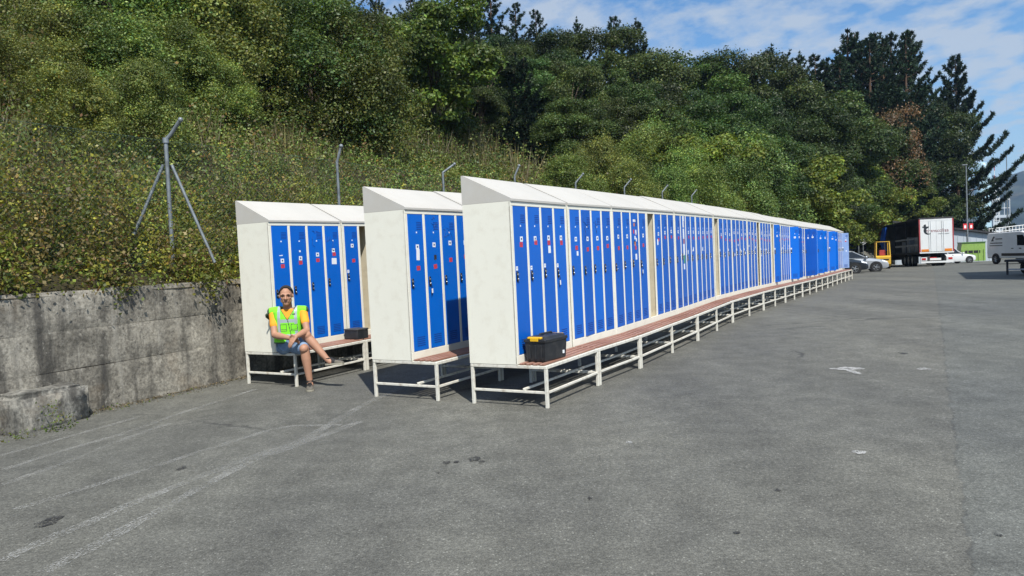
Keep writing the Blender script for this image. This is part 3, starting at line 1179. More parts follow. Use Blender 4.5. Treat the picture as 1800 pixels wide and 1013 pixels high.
# ------------------------------------------------------------------ foliage
def leaf_mat(name, rough=.5, trans=.30, spec=.35):
    m = bpy.data.materials.new(name)
    m.use_nodes = True
    t = m.node_tree
    b = t.nodes['Principled BSDF']
    at = t.nodes.new('ShaderNodeAttribute')
    at.attribute_name = 'leafcol'
    oi = t.nodes.new('ShaderNodeObjectInfo')
    c = mixc(t, 1.0, at.outputs['Color'], oi.outputs['Color'], 'MULTIPLY')
    t.links.new(c, b.inputs['Base Color'])
    b.inputs['Roughness'].default_value = rough
    b.inputs['Specular IOR Level'].default_value = spec
    tr = t.nodes.new('ShaderNodeBsdfTranslucent')
    t.links.new(mixc(t, 1.0, c, (1.25, 1.15, .55), 'MULTIPLY'), tr.inputs['Color'])
    mx = t.nodes.new('ShaderNodeMixShader')
    mx.inputs[0].default_value = trans
    t.links.new(b.outputs[0], mx.inputs[1])
    t.links.new(tr.outputs[0], mx.inputs[2])
    t.links.new(mx.outputs[0], t.nodes['Material Output'].inputs['Surface'])
    return m


LEAF = leaf_mat('leaf')
NEEDLE = leaf_mat('needle', .6, .12, .25)
BARK = pmat('bark', (.085, .065, .048), .9, var=.4, vscale=12, bump=.6, bscale=20, spec=.15)
BARK_P = pmat('pine_bark', (.10, .065, .045), .9, var=.4, vscale=12, bump=.6, bscale=20, spec=.15)
DRY = pmat('dry_stem', (.20, .17, .11), .9, var=.3)


def unit(v):
    return v / np.maximum(np.linalg.norm(v, axis=-1, keepdims=True), 1e-9)


def leaf_arrays(p, nrm, size, aspect=.55, fold=.25, axis=None):
    """quads of leaf shape: base, left, tip, right"""
    n = len(p)
    a = axis if axis is not None else unit(rng.normal(size=(n, 3)))
    a = unit(a - nrm * np.sum(a * nrm, -1, keepdims=True))
    b = np.cross(nrm, a)
    s = size[:, None]
    asp = (aspect * rng.uniform(.8, 1.25, n))[:, None] if np.isscalar(aspect) else aspect[:, None]
    base, tip = p - a * s * .5, p + a * s * .5
    mid = p - a * s * .06 - nrm * s * fold * .3
    return np.stack([base, mid + b * s * asp * .5 + nrm * s * fold * .3, tip, mid - b * s * asp * .5 + nrm * s * fold * .3], 1)


def leaves_mesh(name, quads, cols, mats, extra=None, mat_index=None):
    """quads (N,4,3), cols (N,3) -> mesh"""
    n = len(quads)
    me = bpy.data.meshes.new(name)
    me.vertices.add(n * 4)
    me.vertices.foreach_set('co', quads.reshape(-1).astype(np.float32))
    me.loops.add(n * 4)
    me.loops.foreach_set('vertex_index', np.arange(n * 4, dtype=np.int32))
    me.polygons.add(n)
    me.polygons.foreach_set('loop_start', np.arange(0, n * 4, 4, dtype=np.int32))
    me.polygons.foreach_set('loop_total', np.full(n, 4, dtype=np.int32))
    at = me.attributes.new('leafcol', 'FLOAT_COLOR', 'POINT')
    c4 = np.ones((n, 4, 4), np.float32)
    c4[:, :, :3] = cols[:, None, :]
    at.data.foreach_set('color', c4.reshape(-1))
    for m in mats:
        me.materials.append(m)
    me.update(calc_edges=True)
    return me


def jitter_cols(n, base, vs=.25, hs=.18):
    base = np.array(base)
    v = np.exp(rng.normal(0, vs, (n, 1)))
    h = rng.normal(0, hs, (n, 1))
    c = base[None] * v
    c = c * np.concatenate([1 + h, 1 + h * .25, 1 - h * .5], 1)
    return np.clip(c, .004, .7)


def crown_mesh(name, nleaf, nlobe, shape, leafsize, base, seed, clump=.13, zlo=.18, drop=0.0, flat=1.0):
    """broadleaf crown in a tree of unit height; clumps of leaves on an uneven lobed volume"""
    r0 = np.random.default_rng(seed)
    lob = []
    for k in range(nlobe):
        t = r0.uniform(0, 2 * np.pi)
        z = r0.uniform(zlo, 1 - clump * .9)
        zz_ = (z - zlo) / (1 - zlo)
        prof = shape(zz_)
        rad = prof * np.sqrt(r0.uniform(.12, 1.0))
        lob.append((rad * np.cos(t), rad * np.sin(t), z))
    lob = np.array(lob)
    rs = r0.uniform(.40, 1.45, nlobe) * clump
    wgt = rs ** 2
    idx = r0.choice(nlobe, nleaf, p=wgt / wgt.sum())
    dirs = unit(r0.normal(size=(nleaf, 3)))
    dirs[:, 2] = np.where(dirs[:, 2] < -.35, -dirs[:, 2] * .6, dirs[:, 2])
    rr = r0.uniform(.25, 1.0, nleaf) ** .45
    off = dirs * (rs[idx] * rr)[:, None]
    off[:, 2] *= flat * .85
    p = lob[idx] + off
    p += r0.normal(0, .008, p.shape)
    nr = unit(dirs * .9 + r0.normal(size=p.shape) * .65 + np.array([0, 0, .2]))
    size = leafsize * r0.uniform(.6, 1.3, nleaf)
    q = leaf_arrays(p, nr, size)
    lobc = np.exp(r0.normal(0, .30, nlobe))[idx][:, None]
    c = jitter_cols(nleaf, base) * lobc
    return leaves_mesh(name, q, c, [LEAF]), lob


def trunk_mesh(name, lob, seed, r=.018, top=.75, mat=None, lean=.03):
    r0 = random.Random(seed)
    mb = MB()
    pts, rad = [], []
    for k in range(7):
        f = k / 6
        pts.append((lean * math.sin(f * 2 + seed), lean * math.cos(f * 3 + seed) - lean, -.04 + f * top))
        rad.append(r * (1.25 - f * .95))
    mb.tube(pts, rad, 8)
    for k, l in enumerate(sorted(list(map(tuple, lob)), key=lambda a: r0.random())[:16]):
        f = min(.85, max(.18, (l[2] - .12) / top * .75))
        i = f * 6
        a = Vector(pts[int(i)]).lerp(Vector(pts[min(int(i) + 1, 6)]), i - int(i))
        b = Vector(l)
        m = a.lerp(b, .5) + Vector((0, 0, .03))
        mb.tube([a, m, b], [r * .5, r * .3, r * .10], 5)
    return mb.mesh(name, mat or BARK, 50)


round_ = lambda z: .34 * (max(0.0, 1 - abs(z * 1.9 - .85) ** 2.2) ** .5 if abs(z * 1.9 - .85) < 1 else .08)
oval = lambda z: .27 * math.sin(math.pi * min(1, max(0, .12 + z * .86))) ** .7
bushy = lambda z: .46 * max(.15, 1 - z ** 2.2) ** .6
G_DK, G_MD, G_YL, G_OL = (.030, .062, .016), (.062, .105, .024), (.120, .170, .026), (.145, .168, .040)
BROAD = []
for k in range(4):
    cm, lob = crown_mesh('broadleaf_crown', 60000, 75, (round_, oval)[k % 2], .0140, G_MD, 40 + k, clump=.085, zlo=.14)
    BROAD.append((cm, trunk_mesh('tree_trunk', lob, 60 + k)))
MAPLE = []
for k in range(2):
    cm, lob = crown_mesh('maple_crown', 26000, 60, round_, .025, G_YL, 80 + k, clump=.095, zlo=.12)
    MAPLE.append((cm, trunk_mesh('tree_trunk', lob, 85 + k)))
SHRUB = []
for k in range(4):
    cm, lob = crown_mesh('shrub_crown', 40000, 130, bushy, .0195, G_OL, 100 + k, clump=.105, zlo=.02, flat=1.9)
    SHRUB.append((cm, trunk_mesh('shrub_stems', lob, 105 + k, r=.012, top=.6)))
cm, lob = crown_mesh('withered_crown', 22000, 70, oval, .016, (.165, .105, .055), 130, clump=.10, zlo=.34)
WITHER = (cm, trunk_mesh('tree_trunk', lob, 131))


def pine_mesh(seed, whorls=20, spread=.20, tuft=24, needles=14, nl=.018, base=(.022, .045, .022), z0=.10, ragged=.35, up=.55, oneside=0.0):
    r0 = np.random.default_rng(seed)
    P0, D0 = [], []
    mb = MB()
    mb.tube([(0, 0, -.05), (.004, 0, .3), (0, .004, .6), (0, 0, .93), (0, 0, 1.0)], [.015, .012, .0085, .0035, .0015], 7)
    for w in range(whorls):
        f = w / (whorls - 1)
        z = z0 + (.97 - z0) * f ** .92
        L_ = spread * (1 - f ** 1.35) ** .85 * (.82 if f < .12 else 1) + .016
        nb_ = int(r0.integers(4, 7)) if f < .93 else 4
        t0 = r0.uniform(0, 6.28)
        for b in range(nb_):
            t = t0 + b * 6.283 / nb_ + r0.normal(0, .22)
            l = L_ * (1 + r0.normal(0, ragged)) * (1 + oneside * math.cos(t))
            l = max(.02, min(l, L_ * 1.5))
            zr = z + r0.normal(0, .010)
            pts = []
            for k in range(6):
                q = k / 5
                pts.append(np.array([l * q * math.cos(t), l * q * math.sin(t), zr + l * (-.10 * math.sin(q * 2.2) * (1 - f) + up * q ** 2.2 * (.5 + f * .6) + .12 * q)]))
            mb.tube([tuple(p) for p in pts], [.0042 * (1 - f * .6), .0036 * (1 - f * .6), .003 * (1 - f * .6), .0022, .0016, .001], 4)
            nt_ = max(5, int(tuft * l / spread * 1.3))
            for k in range(nt_):
                q = .30 + .70 * (k + r0.uniform(0, 1)) / nt_
                i = min(q * 5, 4.999)
                p = pts[int(i)] * (1 - (i - int(i))) + pts[int(i) + 1] * (i - int(i))
                side = np.array([-math.sin(t), math.cos(t), 0]) * r0.normal(0, .20 * l * (1.05 - q))
                P0.append(p + side + np.array([0, 0, abs(r0.normal(0, .006))]))
                D0.append(unit(np.array([math.cos(t), math.sin(t), .45]) + r0.normal(0, .35, 3)))
    P0, D0 = np.array(P0), np.array(D0)
    n = len(P0) * needles
    p = np.repeat(P0, needles, 0)
    d = unit(np.repeat(D0, needles, 0) * .75 + r0.normal(0, .62, (n, 3)) + np.array([0, 0, .2]))
    size = nl * r0.uniform(.7, 1.25, n)
    nr = unit(np.cross(d, r0.normal(size=(n, 3))))
    q = leaf_arrays(p + d * size[:, None] * .5, nr, size, aspect=.26, fold=0, axis=d)
    tv = np.repeat(np.exp(r0.normal(0, .25, len(P0))), needles)[:, None]
    c = jitter_cols(n, base, .2, .12) * tv
    return leaves_mesh('pine_needles', q, c, [NEEDLE]), mb.mesh('pine_trunk', BARK_P, 50)


PINES = [pine_mesh(201, spread=.17), pine_mesh(202, whorls=18, spread=.20, ragged=.45), pine_mesh(203, whorls=21, spread=.15, up=.8)]
BIGPINE = pine_mesh(210, whorls=24, spread=.27, tuft=40, needles=18, nl=.020, base=(.020, .036, .020), z0=.03, ragged=.30, up=.50)

TREES = [('P', 30.7, 88.0, 22.5), ('P', 35.8, 92.0, 22.3), ('P', 37.9, 90.0, 22.5), ('P', 38.8, 88.0, 23.3), ('P', 43.4, 94.0, 24.3), ('P', 42.3, 88.0, 23.3), ('P', 44.8, 90.0, 23.3), ('P', 51.3, 96.0, 26.0), ('P', 7.1, 80.0, 13.8), ('P', 13.1, 80.0, 16.6), ('P', -0.9, 78.0, 14.6), ('P', 1.6, 80.0, 14.2), ('P', 3.7, 80.0, 14.5), ('P', 7.8, 78.0, 15.1), ('P', 11.8, 80.0, 17.9), ('P', 13.9, 78.0, 18.1), ('P', 35.3, 95.0, 21.9), ('P', 36.8, 90.0, 22.9), ('P', 41.0, 95.0, 23.0), ('P', 41.6, 92.0, 23.9), ('P', 42.3, 90.0, 22.8), ('P', 45.0, 92.0, 24.2), ('P', 48.3, 95.0, 25.2), ('P', 47.5, 90.0, 24.4), ('Q', 58.1, 98.0, 24.2), ('P', -19.5, 62.0, 5.8), ('P', -17.1, 66.0, 7.1), ('P', -13.0, 64.0, 9.3), ('P', -10.9, 68.0, 8.6), ('P', -2.7, 72.0, 13.2), ('P', -21.2, 58.0, 3.6), ('P', -8.1, 70.0, 11.1), ('M', -3.5, 42.0, 8.1), ('B', -18.7, 44.0, 3.1), ('B', -16.2, 46.0, 3.4), ('B', -15.7, 40.0, 1.9), ('B', -13.4, 42.0, 2.6), ('B', -19.9, 40.0, 2.5), ('B', -11.2, 42.0, 2.7), ('B', -9.2, 44.0, 3.0), ('B', -17.5, 52.0, 4.4), ('B', -20.8, 36.0, 2.0), ('B', -6.9, 46.0, 3.0), ('B', -1.6, 48.0, 4.5), ('B', -5.5, 52.0, 3.4), ('B', -13.5, 46.0, 4.7), ('B', -10.4, 44.0, 4.3), ('B', -8.1, 46.0, 5.5), ('B', -7.1, 50.0, 4.7), ('B', -0.0, 56.0, 9.1), ('B', -1.2, 52.0, 6.8), ('B', 3.4, 66.0, 11.5), ('B', 8.8, 74.0, 14.9), ('B', 4.8, 62.0, 10.6), ('B', 1.7, 54.0, 7.9), ('B', 4.7, 54.0, 9.1), ('B', 7.9, 60.0, 11.2), ('B', 14.4, 72.0, 15.4), ('B', 18.0, 76.0, 16.4), ('B', 21.3, 80.0, 18.0), ('B', 25.5, 82.0, 19.8), ('B', 26.9, 78.0, 19.3), ('B', 9.4, 57.0, 10.8), ('B', 13.2, 60.0, 11.6), ('B', 16.9, 62.0, 12.6), ('B', 20.4, 63.0, 13.2), ('B', 28.8, 75.0, 17.4), ('B', 32.9, 78.0, 18.5), ('B', 22.1, 60.0, 12.2), ('B', 15.1, 50.0, 9.6), ('B', 11.9, 48.0, 8.5), ('B', 9.0, 46.0, 7.6), ('B', 6.5, 45.0, 7.0), ('B', 4.1, 44.0, 5.9), ('B', 17.4, 52.0, 9.1), ('B', 23.9, 60.0, 11.6), ('B', 38.7, 87.3, 18.5), ('B', 40.2, 88.0, 14.6), ('B', 53.9, 96.0, 17.9), ('G', 11.1, 41.0, 6.1), ('G', 8.5, 38.0, 4.6), ('G', 20.2, 53.0, 8.5), ('B', 14.8, 44.0, 6.7), ('B', 27.7, 65.6, 9.7), ('G', 19.2, 51.2, 6.8), ('G', 27.3, 64.7, 7.3), ('G', 36.3, 79.6, 10.1), ('B', 43.9, 89.5, 12.8), ('R', 43.8, 87.3, 16.4), ('B', 47.2, 90.2, 9.7), ('G', 43.0, 86.0, 8.3), ('G', 40.2, 85.4, 7.4), ('G', 47.1, 87.4, 7.3), ('B', -7.4, 56.0, 7.6), ('B', -3.5, 58.0, 7.1), ('B', 42.4, 88.3, 15.4), ('B', 46.5, 90.1, 12.3), ('B', 22.1, 56.1, 5.7), ('G', 15.2, 44.5, 4.7), ('B', 38.8, 88.3, 5.2), ('B', 43.2, 88.4, 5.0), ('B', 47.0, 90.1, 4.7), ('S', -15.1, 24.0, 3.6), ('S', -15.5, 28.0, 4.8), ('S', -12.5, 26.0, 5.3), ('S', -11.4, 28.0, 5.2), ('S', -9.7, 27.0, 4.8), ('S', -11.8, 20.0, 2.9), ('S', -10.7, 21.0, 3.0), ('S', -10.0, 23.0, 3.2), ('S', -9.0, 24.0, 2.5), ('S', -10.9, 17.0, 2.0), ('S', -7.2, 30.0, 5.6), ('S', -5.5, 30.0, 5.3), ('S', -10.5, 32.0, 5.9), ('S', -9.1, 36.0, 6.0), ('S', -9.1, 16.0, 1.8), ('S', -8.5, 18.0, 2.2), ('S', 11.4, 38.2, 4.5), ('S', 8.6, 34.0, 3.3), ('S', 14.0, 42.8, 4.9), ('S', 6.7, 32.0, 2.9), ('S', 4.9, 30.0, 2.8), ('S', 4.1, 34.0, 3.3), ('S', 11.4, 38.2, 3.3), ('S', 8.6, 37.0, 4.0), ('S', 7.2, 40.0, 4.6), ('S', 2.4, 29.0, 2.4), ('S', 9.3, 44.0, 6.2), ('S', 13.5, 44.0, 6.8)]


def where(x, y):
    """a landmark near the tree, for its label"""
    px = 900 + 1330 * x / y
    for lim, w in ((230, 'above the left end of the wall'), (450, 'above the fence corner'), (640, 'above the back row'), (810, 'above the middle row'), (940, 'above the front row toolbox'),
                   (1070, 'above the second front bank'), (1200, 'above the sticker-covered door'), (1320, 'above the fifth front bank'), (1400, 'above the open front doors'),
                   (1480, 'past the last locker bank'), (1560, 'above the parked cars')):
        if px < lim:
            return w
    return 'behind the lorry'


tr = random.Random(5)
for (k, x, y, h) in TREES:
    kind = {'P': 'pine_tree', 'Q': 'pine_tree', 'B': 'broadleaf_tree', 'M': 'maple_tree', 'G': 'maple_tree', 'S': 'shrub', 'R': 'withered_tree'}[k]
    z = float(hill(np.float64(x), np.float64(y)))
    hi = 'on the skyline' if y > 60 else ('high up' if y > 50 else ('midway up' if y > 43 else 'low down'))
    if k == 'P':
        lab, cat, grp = 'dark upswept pine ' + hi + ' ' + where(x, y), 'tree', 'pines on the hill'
    elif k == 'Q':
        lab, cat, grp = 'tall lone dark pine at the right end of the hillside trees', 'tree', 'pines on the hill'
    elif k == 'B':
        lab, cat, grp = 'dense dark green tree ' + hi + ' ' + where(x, y), 'tree', 'broadleaf trees on the hill'
    elif k == 'M':
        lab, cat, grp = 'bright green sunlit maple ' + where(x, y), 'tree', 'light green maples on the hill'
    elif k == 'G':
        lab, cat, grp = 'yellow green maple ' + where(x, y), 'tree', 'light green maples on the hill'
    elif k == 'R':
        lab, cat, grp = 'withered tree with rust brown leaves among the dark trees behind the lorry', 'tree', None
    else:
        lab, cat, grp = 'olive green shrub ' + ('far up ' if y > 30 else ('midway up ' if y > 24 else 'low ')) + 'the slope ' + where(x, y), 'shrub', 'shrubs on the slope'
    if k == 'P':
        cm, tm = PINES[tr.randrange(3)]
        v = tr.uniform(.75, 1.15)
        tint, sx = (v, v, v * .95), tr.uniform(.8, 1.05)
    elif k == 'Q':
        cm, tm = BIGPINE
        tint, sx = (1, 1, 1), .80
    elif k == 'B':
        cm, tm = BROAD[tr.randrange(4)]
        v = tr.choice((.5, .6, .72, .85, 1.0))
        tint, sx = (v * tr.uniform(.85, 1.25), v, v * tr.uniform(.8, 1.15)), tr.uniform(.95, 1.3) * (1.12 if h < 9 else .92)
    elif k in 'MG':
        cm, tm = MAPLE[tr.randrange(2)]
        v = tr.uniform(.95, 1.25)
        tint, sx = ((.75, .82, .9) if k == 'M' else (v, v * .92, v)), (1.15 if k == 'M' else tr.uniform(1.15, 1.45))
    elif k == 'R':
        cm, tm = WITHER
        tint, sx = (1, 1, 1), .80
    else:
        cm, tm = SHRUB[tr.randrange(4)]
        v = tr.uniform(.95, 1.3)
        tint, sx = (v * tr.choice((.72, .80, .88, .98)), v * tr.uniform(.95, 1.06), v), tr.uniform(1.0, 1.3)
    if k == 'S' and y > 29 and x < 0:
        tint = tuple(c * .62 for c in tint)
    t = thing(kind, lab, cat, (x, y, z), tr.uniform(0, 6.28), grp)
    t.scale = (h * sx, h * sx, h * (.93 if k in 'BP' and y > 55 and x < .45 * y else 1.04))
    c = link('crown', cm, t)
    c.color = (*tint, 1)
    link('stems' if k == 'S' else 'trunk', tm, t)

# more trees deeper in the wood, so that no bare slope shows between the crowns
for i in range(110):
    s = tr.uniform(4, 112)
    d = tr.uniform(20, 46) if s < 35 else tr.uniform(5, 46)
    x, y = (float(v) for v in from_sd(np.float64(s), np.float64(d)))
    if y < 8 or not (-.75 < x / y < .78) or x * x + y * y < 900:
        continue
    D = math.hypot(x, y)
    z = float(hill(np.float64(x), np.float64(y)))
    px = 900 + 1330 * x / y
    lim = .335 if px < 900 else .335 - (px - 900) / 700 * .10     # keeps under the skyline seen in the photograph
    lim *= .86
    if px > 1610:
        continue
    hmax = lim * y / 1.0 + 1.6 - z
    h = min(tr.uniform(5, 10), hmax)
    if h < 2.5:
        continue
    k = tr.random()
    cm, tm = (BROAD[tr.randrange(4)] if k < .85 else PINES[tr.randrange(3)])
    v = tr.uniform(.5, .95)
    lab = ('dense dark green tree ' if k < .85 else 'dark upswept pine ') + 'deep in the wood ' + where(x, y)
    t = thing('broadleaf_tree' if k < .85 else 'pine_tree', lab, 'tree', (x, y, z), tr.uniform(0, 6.28), 'broadleaf trees on the hill' if k < .85 else 'pines on the hill')
    sx = tr.uniform(1.05, 1.4) if k < .85 else 1.0
    t.scale = (h * sx, h * sx, h)
    c = link('crown', cm, t)
    c.color = (v * tr.uniform(.8, 1.25), v, v, 1)
    link('trunk', tm, t)


# labels shared by several get their place among their like, from left to right
by = {}
for o in SC.objects:
    if o.get('category') in ('tree', 'shrub'):
        by.setdefault(o['label'], []).append(o)
ORD = ('second', 'third', 'fourth', 'fifth', 'sixth', 'seventh', 'eighth', 'ninth', 'tenth', 'eleventh', 'twelfth')
for lab, os_ in by.items():
    if len(os_) > 1:
        os_.sort(key=lambda o: o.location.x / o.location.y)
        for i, o in enumerate(os_):
            o['label'] = lab + ', ' + ('leftmost of ' + str(len(os_)) if i == 0 else ('rightmost of ' + str(len(os_)) if i == len(os_) - 1 else (ORD[i - 1] if i < 12 else str(i + 1) + 'th') + ' from left'))


# ------------------------------------------------------------------ scrub that nobody could count
def in_view(x, y, m=.06):
    r = x / np.maximum(y, .1)
    return (y > 3) & (r > -.70 - m) & (r < .70)


def fbm(x, y, sc, seed):
    """cheap smooth noise from summed sines"""
    r0 = np.random.default_rng(seed)
    v = np.zeros_like(x)
    for k in range(7):
        a = r0.uniform(0, 6.28)
        f = sc * 1.45 ** (k - 2) * r0.uniform(.8, 1.2)
        v += np.sin((x * math.cos(a) + y * math.sin(a)) * f + r0.uniform(0, 6.28)) / 1.25 ** k
    return v / 3.2


def scrub(name, n, s0, s1, d0, d1, hfun, size, pal, seed, dens=1.7, nbias=.5, per=26, wid=.085, gain=1.32):
    r0 = np.random.default_rng(seed)
    s = r0.uniform(s0, s1, n * 6)
    d = r0.uniform(d0, d1, n * 6)
    x, y = from_sd(s, d)
    D = np.hypot(x, y)
    keep = in_view(x, y) & (r0.uniform(0, 1, len(s)) < np.clip((12 / D) ** dens, .02, 1))
    x, y, s, d, D = [a[keep][:n] for a in (x, y, s, d, D)]
    n = len(x)
    # gather the leaves on single plants: upright stems with a few dozen leaves each
    npl = n // per
    o_ = r0.permutation(n)[:npl]
    ip = r0.integers(0, npl, n)
    cx_, cy_, cs_, cd_, cD_ = x[o_][ip], y[o_][ip], s[o_][ip], d[o_][ip], D[o_][ip]
    hp = np.exp(r0.normal(0, .42, npl))[ip]
    tone = np.exp(r0.normal(0, .30, npl))[ip]
    lx, ly_ = r0.normal(0, .16, npl)[ip], r0.normal(0, .16, npl)[ip]
    u = r0.uniform(0, 1, n) ** .75
    h = hfun(cx_, cy_, cs_, cd_) * hp
    wd = wid * (1.15 - .75 * u) * np.clip(cD_ / 14, .8, 2.2)
    x = cx_ + r0.normal(0, 1, n) * wd + lx * u * h
    y = cy_ + r0.normal(0, 1, n) * wd + ly_ * u * h
    s, d = sd(x, y)
    d = np.maximum(d, .03)
    D = cD_
    z = hill(x, y) + h * u - .05
    nr = unit(r0.normal(size=(n, 3)) * .9 + np.array([.15, -.45, .65]) * nbias)
    sz = size(D) * r0.uniform(.55, 1.4, n)
    q = leaf_arrays(np.stack([x, y, z], -1), nr, sz, aspect=r0.choice([.35, .6, .8], n) if True else .6)
    # patches of kinds of plant
    f = fbm(cx_, cy_, .55, seed + 1) + r0.normal(0, .40, npl)[ip]
    f2 = fbm(x, y, 1.3, seed + 2) + r0.normal(0, .35, n)
    col = np.array(pal)
    i = np.clip(((f + 1) / 2 * len(col)).astype(int), 0, len(col) - 1)
    c = col[i] * (np.exp(.30 * f2) * tone)[:, None] * np.exp(r0.normal(0, .22, (n, 1)))
    # some leaves yellow or brown
    w = r0.uniform(0, 1, n)
    c = np.where((w < .05)[:, None], np.array([.24, .16, .035]) * r0.uniform(.6, 1.2, (n, 1)), c)
    c = np.where((w > .965)[:, None], np.array([.13, .07, .035]) * r0.uniform(.6, 1.2, (n, 1)), c)
    o = link(name, leaves_mesh(name, q, np.clip(c * gain, .004, .6), [LEAF]))
    tag(o, kind='stuff')
    return o


PAL_SCRUB = [(.055, .090, .024), (.095, .125, .032), (.125, .150, .034), (.085, .122, .030), (.070, .110, .022), (.150, .140, .055), (.105, .085, .040)]
PAL_BRAM = [(.045, .072, .014), (.075, .105, .018), (.115, .135, .020), (.140, .135, .020), (.085, .110, .020), (.095, .075, .028)]


def h_scrub(x, y, s, d):
    b = .30 + 1.05 * np.maximum(0, fbm(x, y, 1.1, 3)) ** 1.3 + 1.1 * np.maximum(0, fbm(x, y, .42, 4)) + .6 * np.maximum(0, fbm(x, y, 2.6, 5)) ** 1.5
    return b * np.clip(.35 + d * .12, .3, 1.35)


def h_bram(x, y, s, d):
    h = .22 + 1.0 * np.maximum(0, fbm(x, y, 2.0, 8)) ** 1.1 + .45 * np.maximum(0, fbm(x, y, 4.5, 9))
    h = h + .62 * np.exp(-((s + 1.75) / 1.0) ** 2) + .35 * np.exp(-((s + 4.2) / 1.2) ** 2)
    return h * np.clip(.5 + d, .5, 1.0)


scrub('scrub', 560000, -14, 70, .6, 34, h_scrub, lambda D: .034 + .0020 * D, PAL_SCRUB, 501)
scrub('bramble', 190000, -14, 30, .02, 3.4, h_bram, lambda D: .040 + .0008 * D, PAL_BRAM, 502, dens=1.2, per=34, wid=.13)
# bramble sprays hanging over the top of the wall
r0 = np.random.default_rng(77)
pp_, nn_, cc_ = [], [], []
for k in range(150):
    s = r0.uniform(-9.5, 1.2) if k < 120 else r0.uniform(1.2, 20)
    big = -2.15 < s < -1.65 or -.75 < s < -.25 or s > 1.5
    L_ = r0.uniform(.08, .20) * (1.4 if big else .25)
    x0, y0 = from_sd(np.float64(s), np.float64(r0.uniform(.05, .35)))
    fx_, fy_ = (math.cos(R(21)), -math.sin(R(21)))
    m = int(95 * L_ / .3 * (1.5 if big else 1))
    t = r0.uniform(0, 1, m)
    side = r0.normal(0, .10, m)
    out_ = .02 + t * .36 * min(1, L_ / .3) + r0.normal(0, .04, m)
    zz_ = 1.44 + .16 * np.sin(t * 2.4) - t ** 2.2 * L_ * 1.3 + r0.normal(0, .05, m)
    px_ = x0 + fx_ * out_ * .9 - fy_ * side
    py_ = y0 + fy_ * out_ * .9 + fx_ * side
    pp_.append(np.stack([px_, py_, zz_], -1))
    cc_.append(np.array(PAL_BRAM)[r0.integers(0, 6)] * np.exp(r0.normal(0, .3, (m, 1))))
pp_, cc_ = np.concatenate(pp_), np.concatenate(cc_)
nn_ = unit(r0.normal(size=pp_.shape) * .8 + np.array([.25, -.5, .6]))
o = link('bramble_sprays', leaves_mesh('bramble_sprays', leaf_arrays(pp_, nn_, .045 * r0.uniform(.6, 1.3, len(pp_)), aspect=.7), np.clip(cc_, .01, .6), [LEAF]))
tag(o, kind='stuff')

# taller stalks and dry grass sticking out of the scrub
r0 = np.random.default_rng(88)
n = 24000
s = r0.uniform(-12, 45, n * 4)
d = r0.uniform(.8, 26, n * 4)
x, y = from_sd(s, d)
D = np.hypot(x, y)
k = in_view(x, y) & (r0.uniform(0, 1, len(x)) < np.clip((13 / D) ** 1.3, 0, 1)) & (fbm(x, y, .8, 31) > -.15)
x, y, s, d = [a[k][:n] for a in (x, y, s, d)]
z = hill(x, y)
hh = h_scrub(x, y, s, d) * r0.uniform(.8, 1.35, len(x)) + .1
ax = unit(np.stack([r0.normal(0, .22, len(x)), r0.normal(0, .22, len(x)), np.ones(len(x))], -1))
nr = unit(np.cross(ax, r0.normal(size=ax.shape)))
q = leaf_arrays(np.stack([x, y, z], -1) + ax * hh[:, None] * .5, nr, hh, aspect=.026, fold=0, axis=ax)
c = np.array([(.20, .17, .085), (.16, .15, .06), (.12, .13, .045), (.22, .19, .12)])[r0.integers(0, 4, len(x))] * np.exp(r0.normal(0, .25, (len(x), 1)))
tag(link('dry_stalks', leaves_mesh('dry_stalks', q, c, [LEAF])), kind='stuff')

# weeds and moss along the foot of the wall
r0 = np.random.default_rng(99)
pts = []
for (s, cnt, spread, hmax) in ((-3.55, 60, .10, .10), (-3.2, 130, .06, .32), (-3.05, 90, .09, .16), (-4.4, 220, .20, .09), (-4.7, 160, .15, .08), (-2.2, 90, .16, .06), (-1.6, 60, .2, .04), (-1.2, 70, .2, .05), (-.4, 60, .2, .06), (-2.8, 80, .12, .08), (-5.2, 100, .25, .08)):
    x0, y0 = from_sd(np.float64(s), np.float64(-.06 if s > -3 or s < -4 else -.52))
    pts.append(np.stack([x0 + r0.normal(0, spread, cnt), y0 + r0.normal(0, spread, cnt), .01 + r0.uniform(0, 1, cnt) ** 1.5 * hmax], -1))
pts = np.concatenate(pts)
q = leaf_arrays(pts, unit(r0.normal(size=pts.shape) + np.array([.3, -.5, .6])), .028 * r0.uniform(.6, 1.4, len(pts)), aspect=.5)
c = np.array([(.075, .12, .02), (.10, .15, .025), (.13, .12, .04)])[r0.integers(0, 3, len(pts))] * np.exp(r0.normal(0, .25, (len(pts), 1)))
tag(link('weeds', leaves_mesh('weeds', q, c, [LEAF])), kind='stuff')
# dry litter gathered along the wall foot
n = 2600
s = r0.uniform(-6, 1, n)
x, y = from_sd(s, -np.abs(r0.normal(0, .10, n)) - .02)
z = g(x, y) + .012 + r0.uniform(0, .012, n)
q = leaf_arrays(np.stack([x, y, z], -1), unit(r0.normal(size=(n, 3)) * .35 + np.array([0, 0, 1.0])), .024 * r0.uniform(.5, 1.4, n), aspect=.6)
c = np.array([(.20, .155, .095), (.13, .10, .06), (.09, .085, .07)])[r0.integers(0, 3, n)] * np.exp(r0.normal(0, .3, (n, 1)))
tag(link('leaf_litter', leaves_mesh('leaf_litter', q, c, [LEAF])), kind='stuff')

